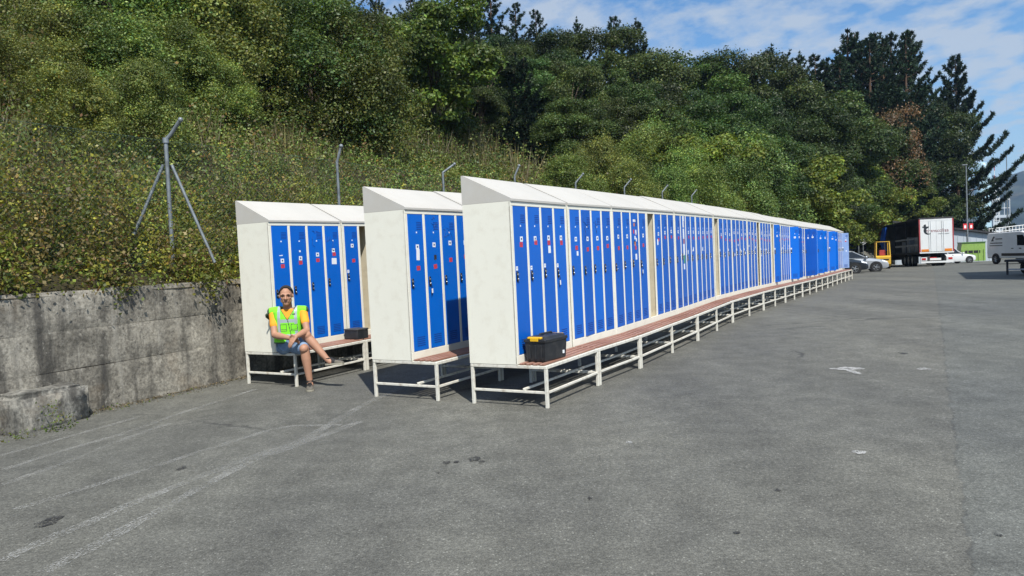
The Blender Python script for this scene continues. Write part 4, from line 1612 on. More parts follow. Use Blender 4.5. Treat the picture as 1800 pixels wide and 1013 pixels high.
# ------------------------------------------------------------------ vehicles and things at the far end of the yard
GLASS = pmat('dark_car_glass', (.012, .015, .018), .06, var=.1, spec=.8)
TYRE = pmat('tyre_rubber', (.018, .018, .018), .8, var=.2)
ALLOY = pmat('wheel_alloy', (.45, .46, .47), .35, metal=.8, var=.1)
TRIM = pmat('black_trim', (.015, .015, .016), .5, var=.2)
LAMP = pmat('headlight_glass', (.70, .74, .78), .12, var=.05, spec=.8)
REDL = pmat('red_lamp', (.45, .015, .015), .25, var=.1)
ORANGE = pmat('orange_reflector', (.70, .22, .02), .4, var=.1)
WPLATE = pmat('plate_white', (.75, .75, .74), .4, var=.03)
STEELD = pmat('dark_chassis', (.022, .023, .026), .6, var=.3)


def paint(name, col, rough=.28, **k):
    return pmat(name, col, rough, var=.05, vscale=1.5, coat=.6, **k)


_wh = {}


def wheel(parent, x, y, r=.31, w=.2, side=1):
    if (r, w) not in _wh:
        t = MB()
        t.lathe([(r * .62, -w / 2), (r * .93, -w / 2), (r, -w * .3), (r, w * .3), (r * .93, w / 2), (r * .62, w / 2)], 24, 'y', closed=True)
        q = MB()
        q.lathe([(r * .63, -w * .46), (r * .56, -w * .40), (r * .55, -w * .1), (.0, -w * .1)], 24, 'y', 1)
        q.lathe([(r * .64, -w * .47), (r * .58, -w * .47), (r * .58, -w * .3), (r * .64, -w * .3)], 24, 'y', 0, closed=True)
        for k in range(5):
            a = k * 2 * math.pi / 5
            q.tube([(r * .1 * math.cos(a), -w * .42, r * .1 * math.sin(a)), (r * .6 * math.cos(a), -w * .40, r * .6 * math.sin(a))], [r * .11, r * .075], 6, 0)
        q.lathe([(0, -w * .46), (r * .13, -w * .44), (r * .14, -w * .3)], 12, 'y', 0)
        _wh[(r, w)] = (t.mesh('tyre', TYRE, 40), q.mesh('rim', [ALLOY, TRIM], 40))
    t, q = _wh[(r, w)]
    o = link('wheel', t, parent, (x, y, r), (0, 0, 0 if side < 0 else math.pi))
    link('rim', q, o)
    return o


def car(name, label, cat, loc, rz, pm, L_=4.2, Wd=1.76, H_=1.46, group=None, boot=0.0):
    c = thing(name, label, cat, loc, rz, group)
    hw = Wd / 2
    st = [(-.500, .74, .42, .74), (-.485, .90, .30, .90), (-.40, .98, .22, .95), (-.1, 1, .19, .94), (.10, 1, .19, .93), (.19, .99, .19, .93), (.30, .97, .20, .86), (.40, .94, .21, .78), (.465, .86, .23, .68), (.500, .66, .30, .55)]
    rings = []
    for x, k, zb, zt in st:
        h = hw * k
        half = [(0, zt + .03), (h * .70, zt + .015), (h * .92, zt - .05), (h, zt - .20 * (zt - zb)), (h, zb + .22 * (zt - zb)), (h * .94, zb + .02), (0, zb)]
        ring = [(x * L_, y, z) for y, z in half] + [(x * L_, -y, z) for y, z in half[-2:0:-1]]
        rings.append(ring)
    m = MB()
    m.loft(rings)
    m.build('body', pm, c, smooth=35)
    lv = [(.925, -.475 + boot * .3, .235, .90), (1.12, -.455 + boot * .5, .145, .84), (H_ - .09, -.40 + boot, .03, .74), (H_ - .02, -.35 + boot, -.03, .66), (H_, -.28 + boot, -.09, .45)]
    rings = []
    for z, x0, x1, k in lv:
        h = hw * k
        rings.append([(x0 * L_, -h * .8, z), (x0 * L_ + .07, -h, z), ((x0 + x1) * L_ / 2, -h * 1.01, z), (x1 * L_ - .18, -h, z), (x1 * L_, -h * .6, z), (x1 * L_ + .03, 0, z),
                      (x1 * L_, h * .6, z), (x1 * L_ - .18, h, z), ((x0 + x1) * L_ / 2, h * 1.01, z), (x0 * L_ + .07, h, z), (x0 * L_, h * .8, z), (x0 * L_ - .02, 0, z)])
    m = MB()
    m.loft(rings[:3], 0, cap=False)
    m.build('windows', GLASS, c, smooth=35)
    m = MB()
    m.loft(rings[2:], 0)
    m.build('roof', pm, c, smooth=35)
    for sgn in (-1, 1):
        i, j = ((3, 1) if sgn < 0 else (7, 9))
        mm = MB()
        e = .012 * sgn
        for a in ((3, 1, 2) if sgn < 0 else (7, 9, 8)):
            mm.tube([(r[a][0], r[a][1] + e, r[a][2]) for r in rings[:3]], .035, 6)
        mm.tube([(rings[0][k_][0], rings[0][k_][1] + e, rings[0][k_][2]) for k_ in ((1, 2, 3) if sgn < 0 else (9, 8, 7))], .02, 6)
        mm.build('pillar', pm, c, smooth=40)
        lm = MB()
        lm.loft([[(L_ * .405, sgn * hw * .93, .69), (L_ * .405, sgn * hw * .80, .80), (L_ * .405, sgn * hw * .60, .79)], [(L_ * .485, sgn * hw * .74, .60), (L_ * .478, sgn * hw * .70, .67), (L_ * .488, sgn * hw * .50, .64)]])
        lm.build('headlight', LAMP, c, smooth=30)
        tm = MB()
        tm.box(-L_ * .492, -L_ * .455, sgn * hw * .80 - .09, sgn * hw * .80 + .09, .70, .95, b=.02)
        tm.build('tail_light', REDL, c)
        mi = MB()
        mi.sphere((L_ * .175, sgn * (hw + .08), 1.0), (.09, .11, .07), 10, 8)
        mi.build('mirror', pm, c, smooth=60)
        for x in (-L_ * .31, L_ * .315):
            am = MB()
            am.lathe([(.0, 0), (.375, 0)], 24, 'y')
            am.build('wheel_arch', TRIM, c, loc=(x, sgn * (hw + .004), .33))
            wheel(c, x, sgn * (hw - .07), .315, .20, sgn)
        hd = MB()
        hd.box(-L_ * .06, -L_ * .02, sgn * (hw + .004) - .012, sgn * (hw + .004) + .012, .80, .83)
        hd.build('door_handle', TRIM, c)
    m = MB()
    m.box(L_ * .462, L_ * .497, -.50, .50, .34, .47, b=.02)
    m.build('grille', TRIM, c)
    m = MB()
    m.box(L_ * .497, L_ * .503, -.26, .26, .44, .55)
    m.build('number_plate', WPLATE, c)
    return c


SILVER = paint('silver_paint', (.46, .49, .53), .25, metal=.35)
NAVY = paint('near_black_paint', (.012, .018, .026), .15)
BLUEC = paint('dark_blue_paint', (.012, .025, .075), .2)
REDC = paint('dark_red_paint', (.20, .012, .016), .25)
WHITEC = paint('white_van_paint', (.74, .75, .76), .3)
HEAD = R(90 - 110)
car('parked_car', 'dark hatchback parked nose out just past the end of the locker row', 'car', (20.1, 47.6, gz(20.1, 47.6)), HEAD, NAVY, group='cars parked in the yard')
car('parked_car', 'silver hatchback parked nose out beyond the dark one', 'car', (22.85, 50.6, gz(22.85, 50.6)), HEAD, SILVER, group='cars parked in the yard')
car('parked_car', 'dark blue car on the raised side road under the trees', 'car', (34.4, 78, gz(34.4, 78)), R(10), BLUEC, group='cars parked in the yard')
car('parked_car', 'dark red car seen from behind on the side road beside the lorry cab', 'car', (40.4, 86, gz(40.4, 86) + .2), R(60), REDC, group='cars parked in the yard')
wv = car('parked_car', 'small white van-like car whose front shows right of the lorry', 'car', (41.65, 72, gz(41.65, 72)), R(2), WHITEC, 4.5, 1.85, 1.72, group='cars parked in the yard')

# --- articulated lorry
LW = pmat('trailer_white', (.70, .72, .72), .4, var=.03, vscale=1.0, dirt=(.5, .5, .47), dscale=1.5, damt=.3)
LRED = pmat('trailer_red_post', (.36, .05, .055), .5, var=.15)
LDARK = pmat('trailer_inside', (.20, .19, .17), .8, var=.3, vscale=2)
LROOF = pmat('trailer_roof', (.03, .03, .032), .6, var=.2)
CURT = pmat('blue_curtain', (.015, .11, .52), .5, var=.15, vscale=3)
CARGO = pmat('grey_cargo', (.36, .37, .39), .6, var=.25, vscale=2)
LOGO = pmat('logo_dark', (.015, .020, .026), .5, var=.05)
LOGOR = pmat('logo_red', (.20, .02, .035), .5, var=.05)
lz = gz(34.9, 62.1)
ly = thing('articulated_lorry', 'white-doored curtain-side lorry with dark open side and red cab, rear towards the yard', 'lorry', (34.93, 62.07, lz), R(75))
LL, HWd = 13.6, 1.275
lslope = math.atan2(gz(38.0, 74.0) - lz, 12.6)
ly.rotation_euler = (0, -lslope, R(75))
m = MB()
m.box(.05, LL, -HWd, HWd, 1.06, 1.18)
m.box(.3, LL - .2, -.5, -.38, .80, 1.06)
m.box(.3, LL - .2, .38, .5, .80, 1.06)
m.build('chassis', STEELD, ly)
m = MB()
m.box(.0, LL, -HWd, HWd, 3.86, 3.99, b=.02)
m.build('roof', LROOF, ly)
m = MB()
m.box(LL - .06, LL, -HWd, HWd, 1.18, 3.86)
m.box(.10, LL - .06, -HWd, -HWd + .04, 1.18, 3.86)
m.build('side_wall', LDARK, ly)
for sgn in (1, -1):
    m = MB()
    m.box(-.05, .0, sgn * HWd / 2 - HWd / 2 + .09 + (0 if sgn < 0 else -.085), sgn * HWd / 2 + HWd / 2 - .09 + (0 if sgn > 0 else .085), 1.20, 3.72, b=.006)
    d = m.build('rear_door', LW, ly)
    m = MB()
    m.box(-.06, .06, sgn * (HWd - .04) - .045, sgn * (HWd - .04) + .045, 1.06, 3.86)
    m.build('corner_post', LRED, ly)
    for q in (.30, .42):
        m = MB()
        m.tube([(-.075, sgn * (.08 + q * 1.1), 1.2), (-.075, sgn * (.08 + q * 1.1), 3.70)], .016, 6)
        m.build('lock_rod', LW, d)
    m = MB()
    m.box(-.064, -.050, sgn * .86 - .27, sgn * .86 + .27, 1.205, 1.405)
    m.build('orange_plate', ORANGE, d)
    m = MB()
    m.box(-.09, .05, sgn * .96 - .23, sgn * .96 + .23, .46, .74, b=.01)
    lp = m.build('light_panel', LW, ly)
    m = MB()
    m.box(-.105, -.08, sgn * .98 - .15, sgn * .98 + .15, .52, .68)
    m.build('tail_lamp', REDL, lp)
m = MB()
m.box(-.055, .05, -HWd + .095, HWd - .095, 3.725, 3.855)
m.build('header_rail', LW, ly)
m = MB()
m.box(-.07, .05, -HWd + .01, HWd - .01, 1.065, 1.17)
m.build('sill_rail', LW, ly)
m = MB()
m.box(-.085, .02, -1.20, 1.20, .26, .41, b=.01)
m.build('bumper_bar', LW, ly)
m = MB()
m.box(-.088, -.062, -.30, .52, .48, .66)
m.build('number_plate', WPLATE, ly)
m = MB()
m.box(-.085, -.064, .02, .55, .665, .73)
m.build('red_panel', REDL, ly)
for x in (.3, 4.4, 8.6, 12.6):
    m = MB()
    m.box(x, x + .10, HWd - .06, HWd - .01, 1.18, 3.86)
    m.build('side_post', STEELD, ly)
for z in (1.7, 2.25):
    m = MB()
    m.box(.4, 8.6, HWd - .05, HWd - .02, z, z + .16)
    m.build('side_board', CARGO, ly)
m = MB()
for k in range(9):
    m.tube([(11.6 + .17 * k, HWd + .15 + .05 * (k % 2), 1.5), (11.6 + .17 * k, HWd + .28 + .06 * ((k + 1) % 2), 2.4), (11.6 + .17 * k, HWd + .10, 3.75)], .11, 8)
m.build('bundled_curtain', CURT, ly, smooth=60)
for k, (x, w_, h) in enumerate(((1.0, 1.1, .9), (2.4, 1.1, 1.3), (3.8, 1.1, .7), (5.4, 1.2, 1.4), (7.0, 1.1, 1.0))):
    m = MB()
    m.box(x, x + w_, -.9, .8, 1.18, 1.18 + h, b=.02)
    m.build('crate', CARGO, ly)
for x in (2.6, 3.9, 5.2):
    for sgn in (-1, 1):
        wheel(ly, x, sgn * (HWd - .2), .50, .34, sgn)
for sgn in (-1, 1):
    m = MB()
    m.box(2.0, 2.04, sgn * 1.05 - .18, sgn * 1.05 + .18, .25, .85)
    m.build('mud_flap', TRIM, ly)
# cab
CABR = paint('red_cab_paint', (.42, .012, .018), .3)
m = MB()
m.prism([(LL + .5, .9), (LL + .5, 3.3), (LL + .9, 3.65), (LL + 2.2, 3.45), (LL + 2.75, 2.4), (LL + 2.85, .55), (LL + 1.6, .55), (LL + 1.6, .9)], -1.22, 1.22, 'y')
m.build('cab', CABR, ly)
m = MB()
m.box(LL + 1.5, LL + 2.35, 1.222, 1.235, 1.9, 2.7)
m.build('cab_window', GLASS, ly)
m = MB()
m.box(LL + 2.5, LL + 2.75, 1.30, 1.55, 2.0, 2.7, b=.03)
m.build('cab_mirror', CABR, ly)
m = MB()
m.box(LL - 1.5, LL + 2.7, -.45, .45, .55, .9)
m.build('cab_frame', STEELD, ly)
for x in (LL - 1.0, LL + 1.0 + 1.0):
    for sgn in (-1, 1):
        wheel(ly, x, sgn * 1.02, .50, .32, sgn)
# lettering on the doors
RT = (math.pi / 2, 0, -math.pi / 2)
lettering('lettering', 'transcolisa', .385, LOGOR, ly, (-.056, .73, 2.79), RT, sx=1.0)
lettering('lettering', 'transporte y logistica', .105, LOGO, ly, (-.056, -.10, 2.61), RT, sx=.95)
m = MB()      # the big emblem: a t whose foot sweeps round into an open c
pts = []
for k in range(23):
    a = R(78 + k * 232 / 22)
    pts.append((math.cos(a), math.sin(a)))
n_ = len(pts)
vs = []
for i, (c_, s_) in enumerate(pts):
    ro = .335
    ri = ro - .07 - .11 * math.sin(math.pi * min(1, (i + 2) / (n_ - 1)))
    for x in (-.0535, -.058):
        for r in (ro, ri):
            vs.append((x, .60 - r * c_, 2.93 + r * s_))
fs = []
for i in range(n_ - 1):
    b_ = i * 4
    fs += [(b_, b_ + 1, b_ + 5, b_ + 4), (b_ + 2, b_ + 6, b_ + 7, b_ + 3), (b_, b_ + 4, b_ + 6, b_ + 2), (b_ + 1, b_ + 3, b_ + 7, b_ + 5)]
m.add(vs, fs)
m.prism([(.72, 2.86), (.90, 2.86), (.93, 3.38), (.80, 3.46), (.75, 3.40)], -.0542, -.0587, 'x')
m.prism([(.60, 3.13), (1.02, 3.18), (1.02, 3.28), (.60, 3.26)], -.0549, -.0594, 'x')
m.build('emblem', LOGO, ly)

# --- forklift
FY = paint('forklift_yellow', (.66, .40, .04), .4)
fx_, fy_ = 29.55, 60.3
fk = thing('forklift', 'yellow forklift with tall overhead guard working at the open side of the lorry', 'forklift', (fx_, fy_, gz(fx_, fy_)), R(70))
m = MB()
m.prism([(-1.0, .22), (-1.15, .40), (-1.15, .95), (-1.0, 1.05), (-.35, 1.02), (-.30, .55), (.55, .50), (.60, .22)], -.52, .52, 'y')
m.build('body', FY, fk)
m = MB()
m.box(-1.158, -1.145, -.38, .38, .68, .80)
m.build('vent', TRIM, fk)
for sgn in (-1, 1):
    m = MB()
    m.tube([(-.98, sgn * .50, 1.0), (-.86, sgn * .46, 2.12)], .05, 4, sq=True)
    m.build('guard_post', FY, fk)
    m = MB()
    m.tube([(.45, sgn * .50, .5), (.20, sgn * .46, 2.12)], .045, 4, sq=True)
    m.build('guard_post', FY, fk)
    m = MB()
    m.tube([(.78, sgn * .30, .1), (.70, sgn * .30, 2.05)], .06, 4, sq=True)
    m.build('mast', STEELD, fk)
    m = MB()
    m.box(.85, 1.95, sgn * .25 - .06, sgn * .25 + .06, .30, .35)
    m.build('fork', STEELD, fk)
    wheel(fk, -.72, sgn * .42, .24, .18, sgn)
    wheel(fk, .48, sgn * .44, .30, .22, sgn)
m = MB()
m.box(-.92, .26, -.50, .50, 2.12, 2.17)
m.build('guard_roof', FY, fk)
m = MB()
m.box(-.45, .05, -.24, .24, .95, 1.08, b=.03)
m.box(-.55, -.43, -.24, .24, 1.05, 1.5, b=.03)
m.build('seat', pmat('forklift_seat', (.35, .04, .04), .6), fk)

# --- grey van at the right edge
VG = paint('grey_van_paint', (.80, .82, .84), .35)
vx, vy = 38.25, 56.3
van = thing('parked_van', 'grey panel van with dark emblem and stripes on its side at the right edge', 'van', (vx, vy, gz(vx, vy)), R(90 - 177))
m = MB()
m.prism([(-2.72, .42), (-2.75, .9), (-2.72, 2.15), (-2.6, 2.36), (.9, 2.42), (1.35, 2.30), (2.10, 1.42), (2.62, 1.18), (2.75, .85), (2.75, .42)], -1.0, 1.0, 'y')
bd = m.build('body', VG, van)
bv = bd.modifiers.new('edge', 'BEVEL')
bv.width = .07
bv.segments = 2
bv.limit_method = 'ANGLE'
for sgn in (-1, 1):
    m = MB()
    m.prism([(.55, 1.38), (.55, 2.14), (1.12, 2.14), (1.75, 1.42), (1.6, 1.36)], sgn * 1.003, sgn * 1.012, 'y')
    m.build('side_window', GLASS, van)
    m = MB()
    m.box(-1.1, 1.55, sgn * 1.008 - .012, sgn * 1.008 + .012, .60, .80)
    m.build('side_trim', TRIM, van)
    for x in (-1.75, 1.85):
        m = MB()
        m.lathe([(.0, 0), (.44, 0)], 24, 'y')
        m.build('wheel_arch', TRIM, van, loc=(x, sgn * 1.004, .37))
        wheel(van, x, sgn * .94, .35, .22, sgn)
    m = MB()
    m.box(1.55, 1.72, sgn * 1.14 - .09, sgn * 1.14 + .09, 1.35, 1.65, b=.03)
    m.build('mirror', TRIM, van)
    for x in (-.05, .75):
        m = MB()
        m.box(x, x + .2, sgn * 1.01 - .015, sgn * 1.01 + .015, 1.12, 1.18)
        m.build('door_handle', TRIM, van)
m = MB()
m.prism([(1.38, 2.26), (2.02, 1.50), (2.07, 1.53), (1.43, 2.29)], -.85, .85, 'y')
m.build('windscreen', GLASS, van)
m = MB()
m.prism([(-2.25, 1.72), (-2.05, 2.0), (-1.9, 2.12), (-1.82, 2.0), (-1.98, 1.9), (-1.95, 1.72)], -1.002, -1.008, 'y')
m.build('emblem', LOGO, van)
for x0, x1, z0, z1 in ((-1.75, -1.0, 1.86, 1.93), (-2.35, -1.0, 1.55, 1.62), (-2.4, -1.0, 1.36, 1.42)):
    m = MB()
    m.box(x0, x1, -1.008, -1.002, z0, z1)
    m.build('stripe', LOGO, van)

# --- flatbed trailer at the right edge of the picture
fb = thing('flatbed_trailer', 'low flatbed trailer with a worn red edge half out of the picture at right', 'trailer', (21.1, 30.9, gz(21.1, 30.9)), R(25))
m = MB()
m.box(0, 4.2, -.95, .95, .56, .66, b=.01)
m.build('bed', STEELD, fb)
m = MB()
m.box(-.01, 4.2, -.985, -.955, .58, .68)
m.build('edge_rail', LRED, fb)
for x, y in ((.06, -.86), (.06, .86)):
    m = MB()
    m.box(x - .03, x + .03, y - .03, y + .03, .02, .56)
    m.build('prop_leg', STEELD, fb)
m = MB()
m.box(.05, .11, -.83, .83, .22, .28)
m.build('cross_bar', CARGO, fb)
m = MB()
m.box(.25, .7, -.5, -.1, .12, .56, b=.02)
m.build('tool_bin', STEELD, fb)
for x in (1.3, 2.1):
    for sgn in (-1, 1):
        wheel(fb, x, sgn * .82, .30, .2, sgn)

# --- warehouse whose shadow falls across the yard from the right
CLAD = pmat('grey_cladding', (.34, .36, .37), .5, var=.06, vscale=1.5)
wa_ = math.atan2(32.3 - 24.2, 24.0 - 19.5)
wh = thing('warehouse', 'grey clad warehouse beside the yard, right of the flatbed trailer', 'building', (19.8, 24.2, -.2), wa_)
m = MB()
rings = []
for k in range(94):
    x = k * .1
    rings.append([(x, -.035 * (k % 4 > 1), 0), (x, -.035 * (k % 4 > 1), 8)])
m.loft(rings, cap=False, closed=False)
m.box(0, 9.3, -12, -.08, 0, 7.95)
m.build('wall', CLAD, wh)
m = MB()
m.box(-.15, 9.45, -12.1, .05, 8.0, 8.15)
m.build('roof', CARGO, wh)
m = MB()
m.box(3, 6.2, -.02, .03, .2, 4.2)
m.build('shutter', CARGO, wh)

# --- skip, shed, ramp, railing, poles
LIME = pmat('lime_green_paint', (.25, .40, .09), .45, var=.12, dirt=(.2, .25, .06), damt=.4)
sx_, sy_ = 45.9, 75.5
sk = thing('waste_container', 'lime green waste container between the small white car and the grey van', 'container', (sx_, sy_, gz(sx_, sy_)), R(-20))
m = MB()
m.prism([(-1.0, .15), (-1.05, 1.3), (-.95, 1.95), (1.05, 1.95), (1.05, .15)], -1.0, 1.0, 'y')
m.build('tub', LIME, sk)
for k in range(5):
    m = MB()
    m.box(-.95 + k * .46, -.89 + k * .46, -1.05, -1.0, .2, 1.3)
    m.build('rib', LIME, sk)
m = MB()
m.box(-1.0, 1.1, -1.06, 1.06, 1.95, 2.03)
m.build('lid', pmat('dark_green_lid', (.06, .16, .03), .5), sk)
m = MB()
m.box(-.7, .6, -1.03, -1.0, .95, 1.2)
m.build('dark_gap', TRIM, sk)

SHEDW = pmat('shed_cladding', (.42, .47, .52), .5, var=.05)
sd_x, sd_y = 48.0, 82
sh = thing('storage_shed', 'pale blue-grey shed with dark sloping roof edge behind the lorry and skip', 'building', (sd_x, sd_y, gz(sd_x, sd_y) - .4), R(-8))
m = MB()
m.prism([(-6, 0), (-6, 4.9), (4.2, 3.2), (4.2, 0)], -.0, 8, 'y')
m.build('wall', SHEDW, sh)
for k in range(16):
    m = MB()
    m.box(-5.9 + k * .63, -5.86 + k * .63, -.03, 0, 0, 4.8 - k * .105)
    m.build('cladding_rib', SHEDW, sh)
m = MB()
m.prism([(-6.3, 5.0), (-6.3, 5.2), (4.6, 3.38), (4.6, 3.18)], -.4, 8.3, 'y')
m.build('roof', LROOF, sh)

RAMPC = pmat('ramp_concrete', (.30, .29, .27), .85, var=.15)
WRAIL = pmat('white_railing', (.74, .75, .75), .45, var=.04)
m = MB()
m.prism([(56.5, -3), (56.5, 1.45), (66, 2.05), (95, 3.1), (95, -3)], 95, 103, 'y')
tag(m.build('ramp_road', RAMPC), kind='structure')
rl = thing('railing', 'white railing along the raised ramp above the shed and the van', 'railing', (0, 0, 0))
for zz in (.12, .55, 1.02):
    m = MB()
    m.tube([(57.5, 94.9, 1.45 + zz), (66, 94.9, 2.05 + zz), (86, 94.9, 2.77 + zz)], .055, 6)
    m.build('rail', WRAIL, rl)
for k in range(58):
    x = 57.5 + k * .42
    z0 = 1.45 + (x - 57.5) * .0706 if x < 66 else 2.05 + (x - 66) * .036
    link('baluster', shared(('baluster',), lambda m: m.box(-.035, .035, -.03, .03, 0, 1.02), WRAIL), rl, (x, 94.9, z0))
YV = paint('yellow_car_paint', (.62, .42, .03), .35)
car('yellow_car', 'yellow car on the ramp behind the white railing', 'car', (69.5, 98.5, 2.2), R(5), YV)

pole = thing('lamp_post', 'tall slim lamp post beside the lone pine with two small red signs low down', 'lamp post', (48.3, 80, gz(48.3, 80) - .2))
m = MB()
m.tube([(0, 0, 0), (0, 0, 6), (0, 0, 10.4)], [.11, .085, .06], 10)
m.build('post', GALV, pole, smooth=40)
m = MB()
m.box(-.45, .1, -.13, .13, 10.35, 10.48, b=.03)
m.build('lamp_head', GALV, pole)
for x in (-.32, .32):
    m = MB()
    m.box(x - .2, x + .2, -.17, -.13, 3.65, 4.25)
    p_ = m.build('red_panel', RSTICK, pole)
    m = MB()
    m.box(x - .10, x + .10, -.175, -.17, 3.77, 4.07)
    m.build('white_mark', WSTICK, p_)
mast = thing('guyed_mast', 'thin tall grey mast with braced foot in front of the far mountain', 'mast', (72.3, 110, 0))
m = MB()
m.tube([(0, 0, 0), (0, 0, 13.4)], [.10, .05], 8)
m.tube([(-.8, 0, 0), (-.05, 0, 5.0)], .05, 6)
m.tube([(.5, 0, 0), (.05, 0, 5.0)], .05, 6)
m.build('pole', GALV, mast)
m = MB()
m.box(-.5, .5, -.05, .05, 8.6, 8.7)
m.build('cross_arm', GALV, mast)
SILO = pmat('silo_paint', (.36, .52, .60), .45, var=.06, vscale=.4)
sl = thing('silo', 'pale blue cylindrical silo with a ladder tower partly behind the lone pine', 'silo', (137.5, 220, -4))
m = MB()
m.lathe([(0, 0), (2.1, 0), (2.1, 26.2), (1.7, 27.0), (0, 27.6)], 28)
m.build('tank', SILO, sl, smooth=40)
m = MB()
for z in (6, 12, 18, 24):
    m.lathe([(2.1, z), (2.17, z), (2.17, z + .3), (2.1, z + .3)], 28)
m.build('hoop', SILO, sl, smooth=30)
lt = MB()
for x in (2.7, 4.3):
    for y in (-.8, .8):
        lt.tube([(x, y, 0), (x, y, 21)], .09, 4)
for k in range(10):
    z = 2 + k * 2.1
    lt.tube([(2.7, -.8, z), (4.3, -.8, z)], .07, 4)
    lt.tube([(2.7, -.8, z), (4.3, -.8, z + 2.1)], .05, 4)
lt.build('ladder_tower', WRAIL, sl)
m = MB()
for k in range(8):
    m.tube([(3.5, 0, 17 + k * 1.3), (3.5, 0, 18.3 + k * 1.3)], .10, 6, k % 2)
m.build('aerial', [REDL, WRAIL], sl)
bl = thing('plant_building', 'pale block with dark band at the foot of the silo', 'building', (144.2, 222, -5))
m = MB()
m.box(-2.6, 2.6, 0, 5, 0, 13)
m.build('wall', SHEDW, bl)
for z in (9.2, 11.2):
    m = MB()
    m.box(-2.2, 2.2, -.06, 0, z, z + 1.0)
    m.build('window', GLASS, bl)
m = MB()
for x in (-2.5, -.8, .9, 2.5):
    m.tube([(x, .1, 13), (x, .1, 18)], .09, 4)
for z in (15, 17.5):
    m.tube([(-2.5, .1, z), (2.5, .1, z)], .08, 4)
m.build('roof_frame', WRAIL, bl)

# --- sign at the side road, with its pale block
sgx, sgy = 33.3, 71.5
sg = thing('road_sign', 'round grey-backed sign on a slim post beside a taller pole at the side road', 'sign', (sgx, sgy, gz(sgx, sgy)))
m = MB()
m.tube([(0, 0, 0), (0, 0, 2.75)], .04, 8)
m.build('post', GALV, sg)
m = MB()
m.lathe([(0, -.05), (.33, -.05), (.33, -.02), (0, -.02)], 24, 'y')
dsc = m.build('disc', WPLATE, sg, loc=(0, 0, 2.45))
m = MB()
m.lathe([(.18, -.054), (.30, -.054)], 24, 'y')
m.build('ring', pmat('sign_ring', (.12, .13, .16), .5), dsc)
dl = thing('delineator_pole', 'plain grey pole left of the round sign', 'pole', (sgx - .42, sgy, gz(sgx - .42, sgy)))
m = MB()
m.tube([(0, 0, 0), (0, 0, 3.2)], .05, 8)
m.build('pole', GALV, dl)
PALEC = concrete('pale_concrete', (.36, .33, .27), (.50, .46, .38), z_streak=.5)
m = MB()
m.box(-1.0, 1.1, -.45, .45, -.3, .62, b=.08)
tag(m.build('concrete_plinth', PALEC, None, loc=(sgx + .05, sgy - 1.0, gz(sgx, sgy - 1))), 'pale concrete base below the round sign at the side road', 'block')

# ------------------------------------------------------------------ far hills
FARW = pmat('far_woods', (.038, .052, .046), .95, var=.5, vscale=.02, spec=.05, dirt=(.25, .21, .13), dscale=.006, damt=.55, detail=8)
MIDW = pmat('mid_woods', (.040, .062, .022), .95, var=.55, vscale=.05, spec=.05, dirt=(.30, .25, .15), dscale=.018, damt=.7, detail=8)


def ridge(name, xs_, ys_, prof, mat, seed):
    X, Y = np.meshgrid(xs_, ys_)
    Z = prof(X, Y)
    o = grid_obj(name, xs_, ys_, lambda a, b: prof(a, b), mat)
    return tag(o, kind='structure')


def mtn(x, y):
    z = 205 * np.exp(-((x - 1420) / 520) ** 2) * np.exp(-((y - 1750) / 420) ** 2)
    z = z + 12 * fbm(x, y, .011, 41) * np.clip(z / 60, 0, 1) + 5 * fbm(x, y, .05, 42) * np.clip(z / 60, 0, 1)
    return z - 14


ridge('mountain', np.linspace(500, 2500, 110), np.linspace(1000, 2500, 80), mtn, FARW, 1)


def mid(x, y):
    z = 34 * np.exp(-((y - 620) / 110) ** 2) * (.55 + .45 * np.sin(x * .011 + 1.2)) + 4 * fbm(x, y, .06, 44)
    return np.maximum(z, 0) - 16


ridge('far_hill', np.linspace(150, 1000, 130), np.linspace(420, 800, 50), mid, MIDW, 2)

# ------------------------------------------------------------------ the air over the valley
hm = bpy.data.materials.new('valley_haze')
hm.use_nodes = True
hm.node_tree.nodes.clear()
pv = hm.node_tree.nodes.new('ShaderNodeVolumePrincipled')
pv.inputs['Color'].default_value = (.42, .64, 1.0, 1)
pv.inputs['Density'].default_value = .00016
pv.inputs['Anisotropy'].default_value = .1
ho = hm.node_tree.nodes.new('ShaderNodeOutputMaterial')
hm.node_tree.links.new(pv.outputs[0], ho.inputs['Volume'])
m = MB()
m.box(-300, 2700, -200, 2700, -26, 215)
tag(m.build('haze', hm), kind='stuff')

# ------------------------------------------------------------------ the seated man
SKIN = pmat('skin', (.42, .225, .145), .6, var=.10, vscale=9, spec=.4)
HAIR = pmat('hair_dark_grey', (.020, .017, .015), .9, var=.3, vscale=60)
SHIRT = pmat('orange_shirt', (.86, .36, .035), .8, var=.08, vscale=6, spec=.2)
HIVIS = pmat('hi_vis_fabric', (.22, .76, .035), .7, var=.07, vscale=8, spec=.25)
REFL = pmat('reflective_band', (.36, .43, .46), .4, var=.08)
EDGE = pmat('vest_edging', (.05, .085, .05), .7)
LINING = pmat('vest_back_lining', (.16, .22, .26), .7, var=.1)
DENIM = pmat('faded_denim', (.155, .24, .38), .85, var=.3, vscale=14, dirt=(.36, .46, .60), dscale=9, damt=.6, spec=.15)
SHOE = pmat('shoe_suede', (.12, .11, .09), .8, var=.25, vscale=20)
SHOED = pmat('shoe_dark', (.022, .022, .022), .7, var=.2)
SOLE = pmat('shoe_sole', (.30, .28, .22), .8)
EYE_ = pmat('eye_dark', (.03, .022, .018), .9, spec=.05)
LIP = pmat('lips', (.30, .13, .10), .5)

man = thing('person', 'man in yellow-green hi-vis vest and denim shorts sitting cross-legged on the bench', 'person', (-3.0, 10.2, .03))
mo = Vector(man.location)


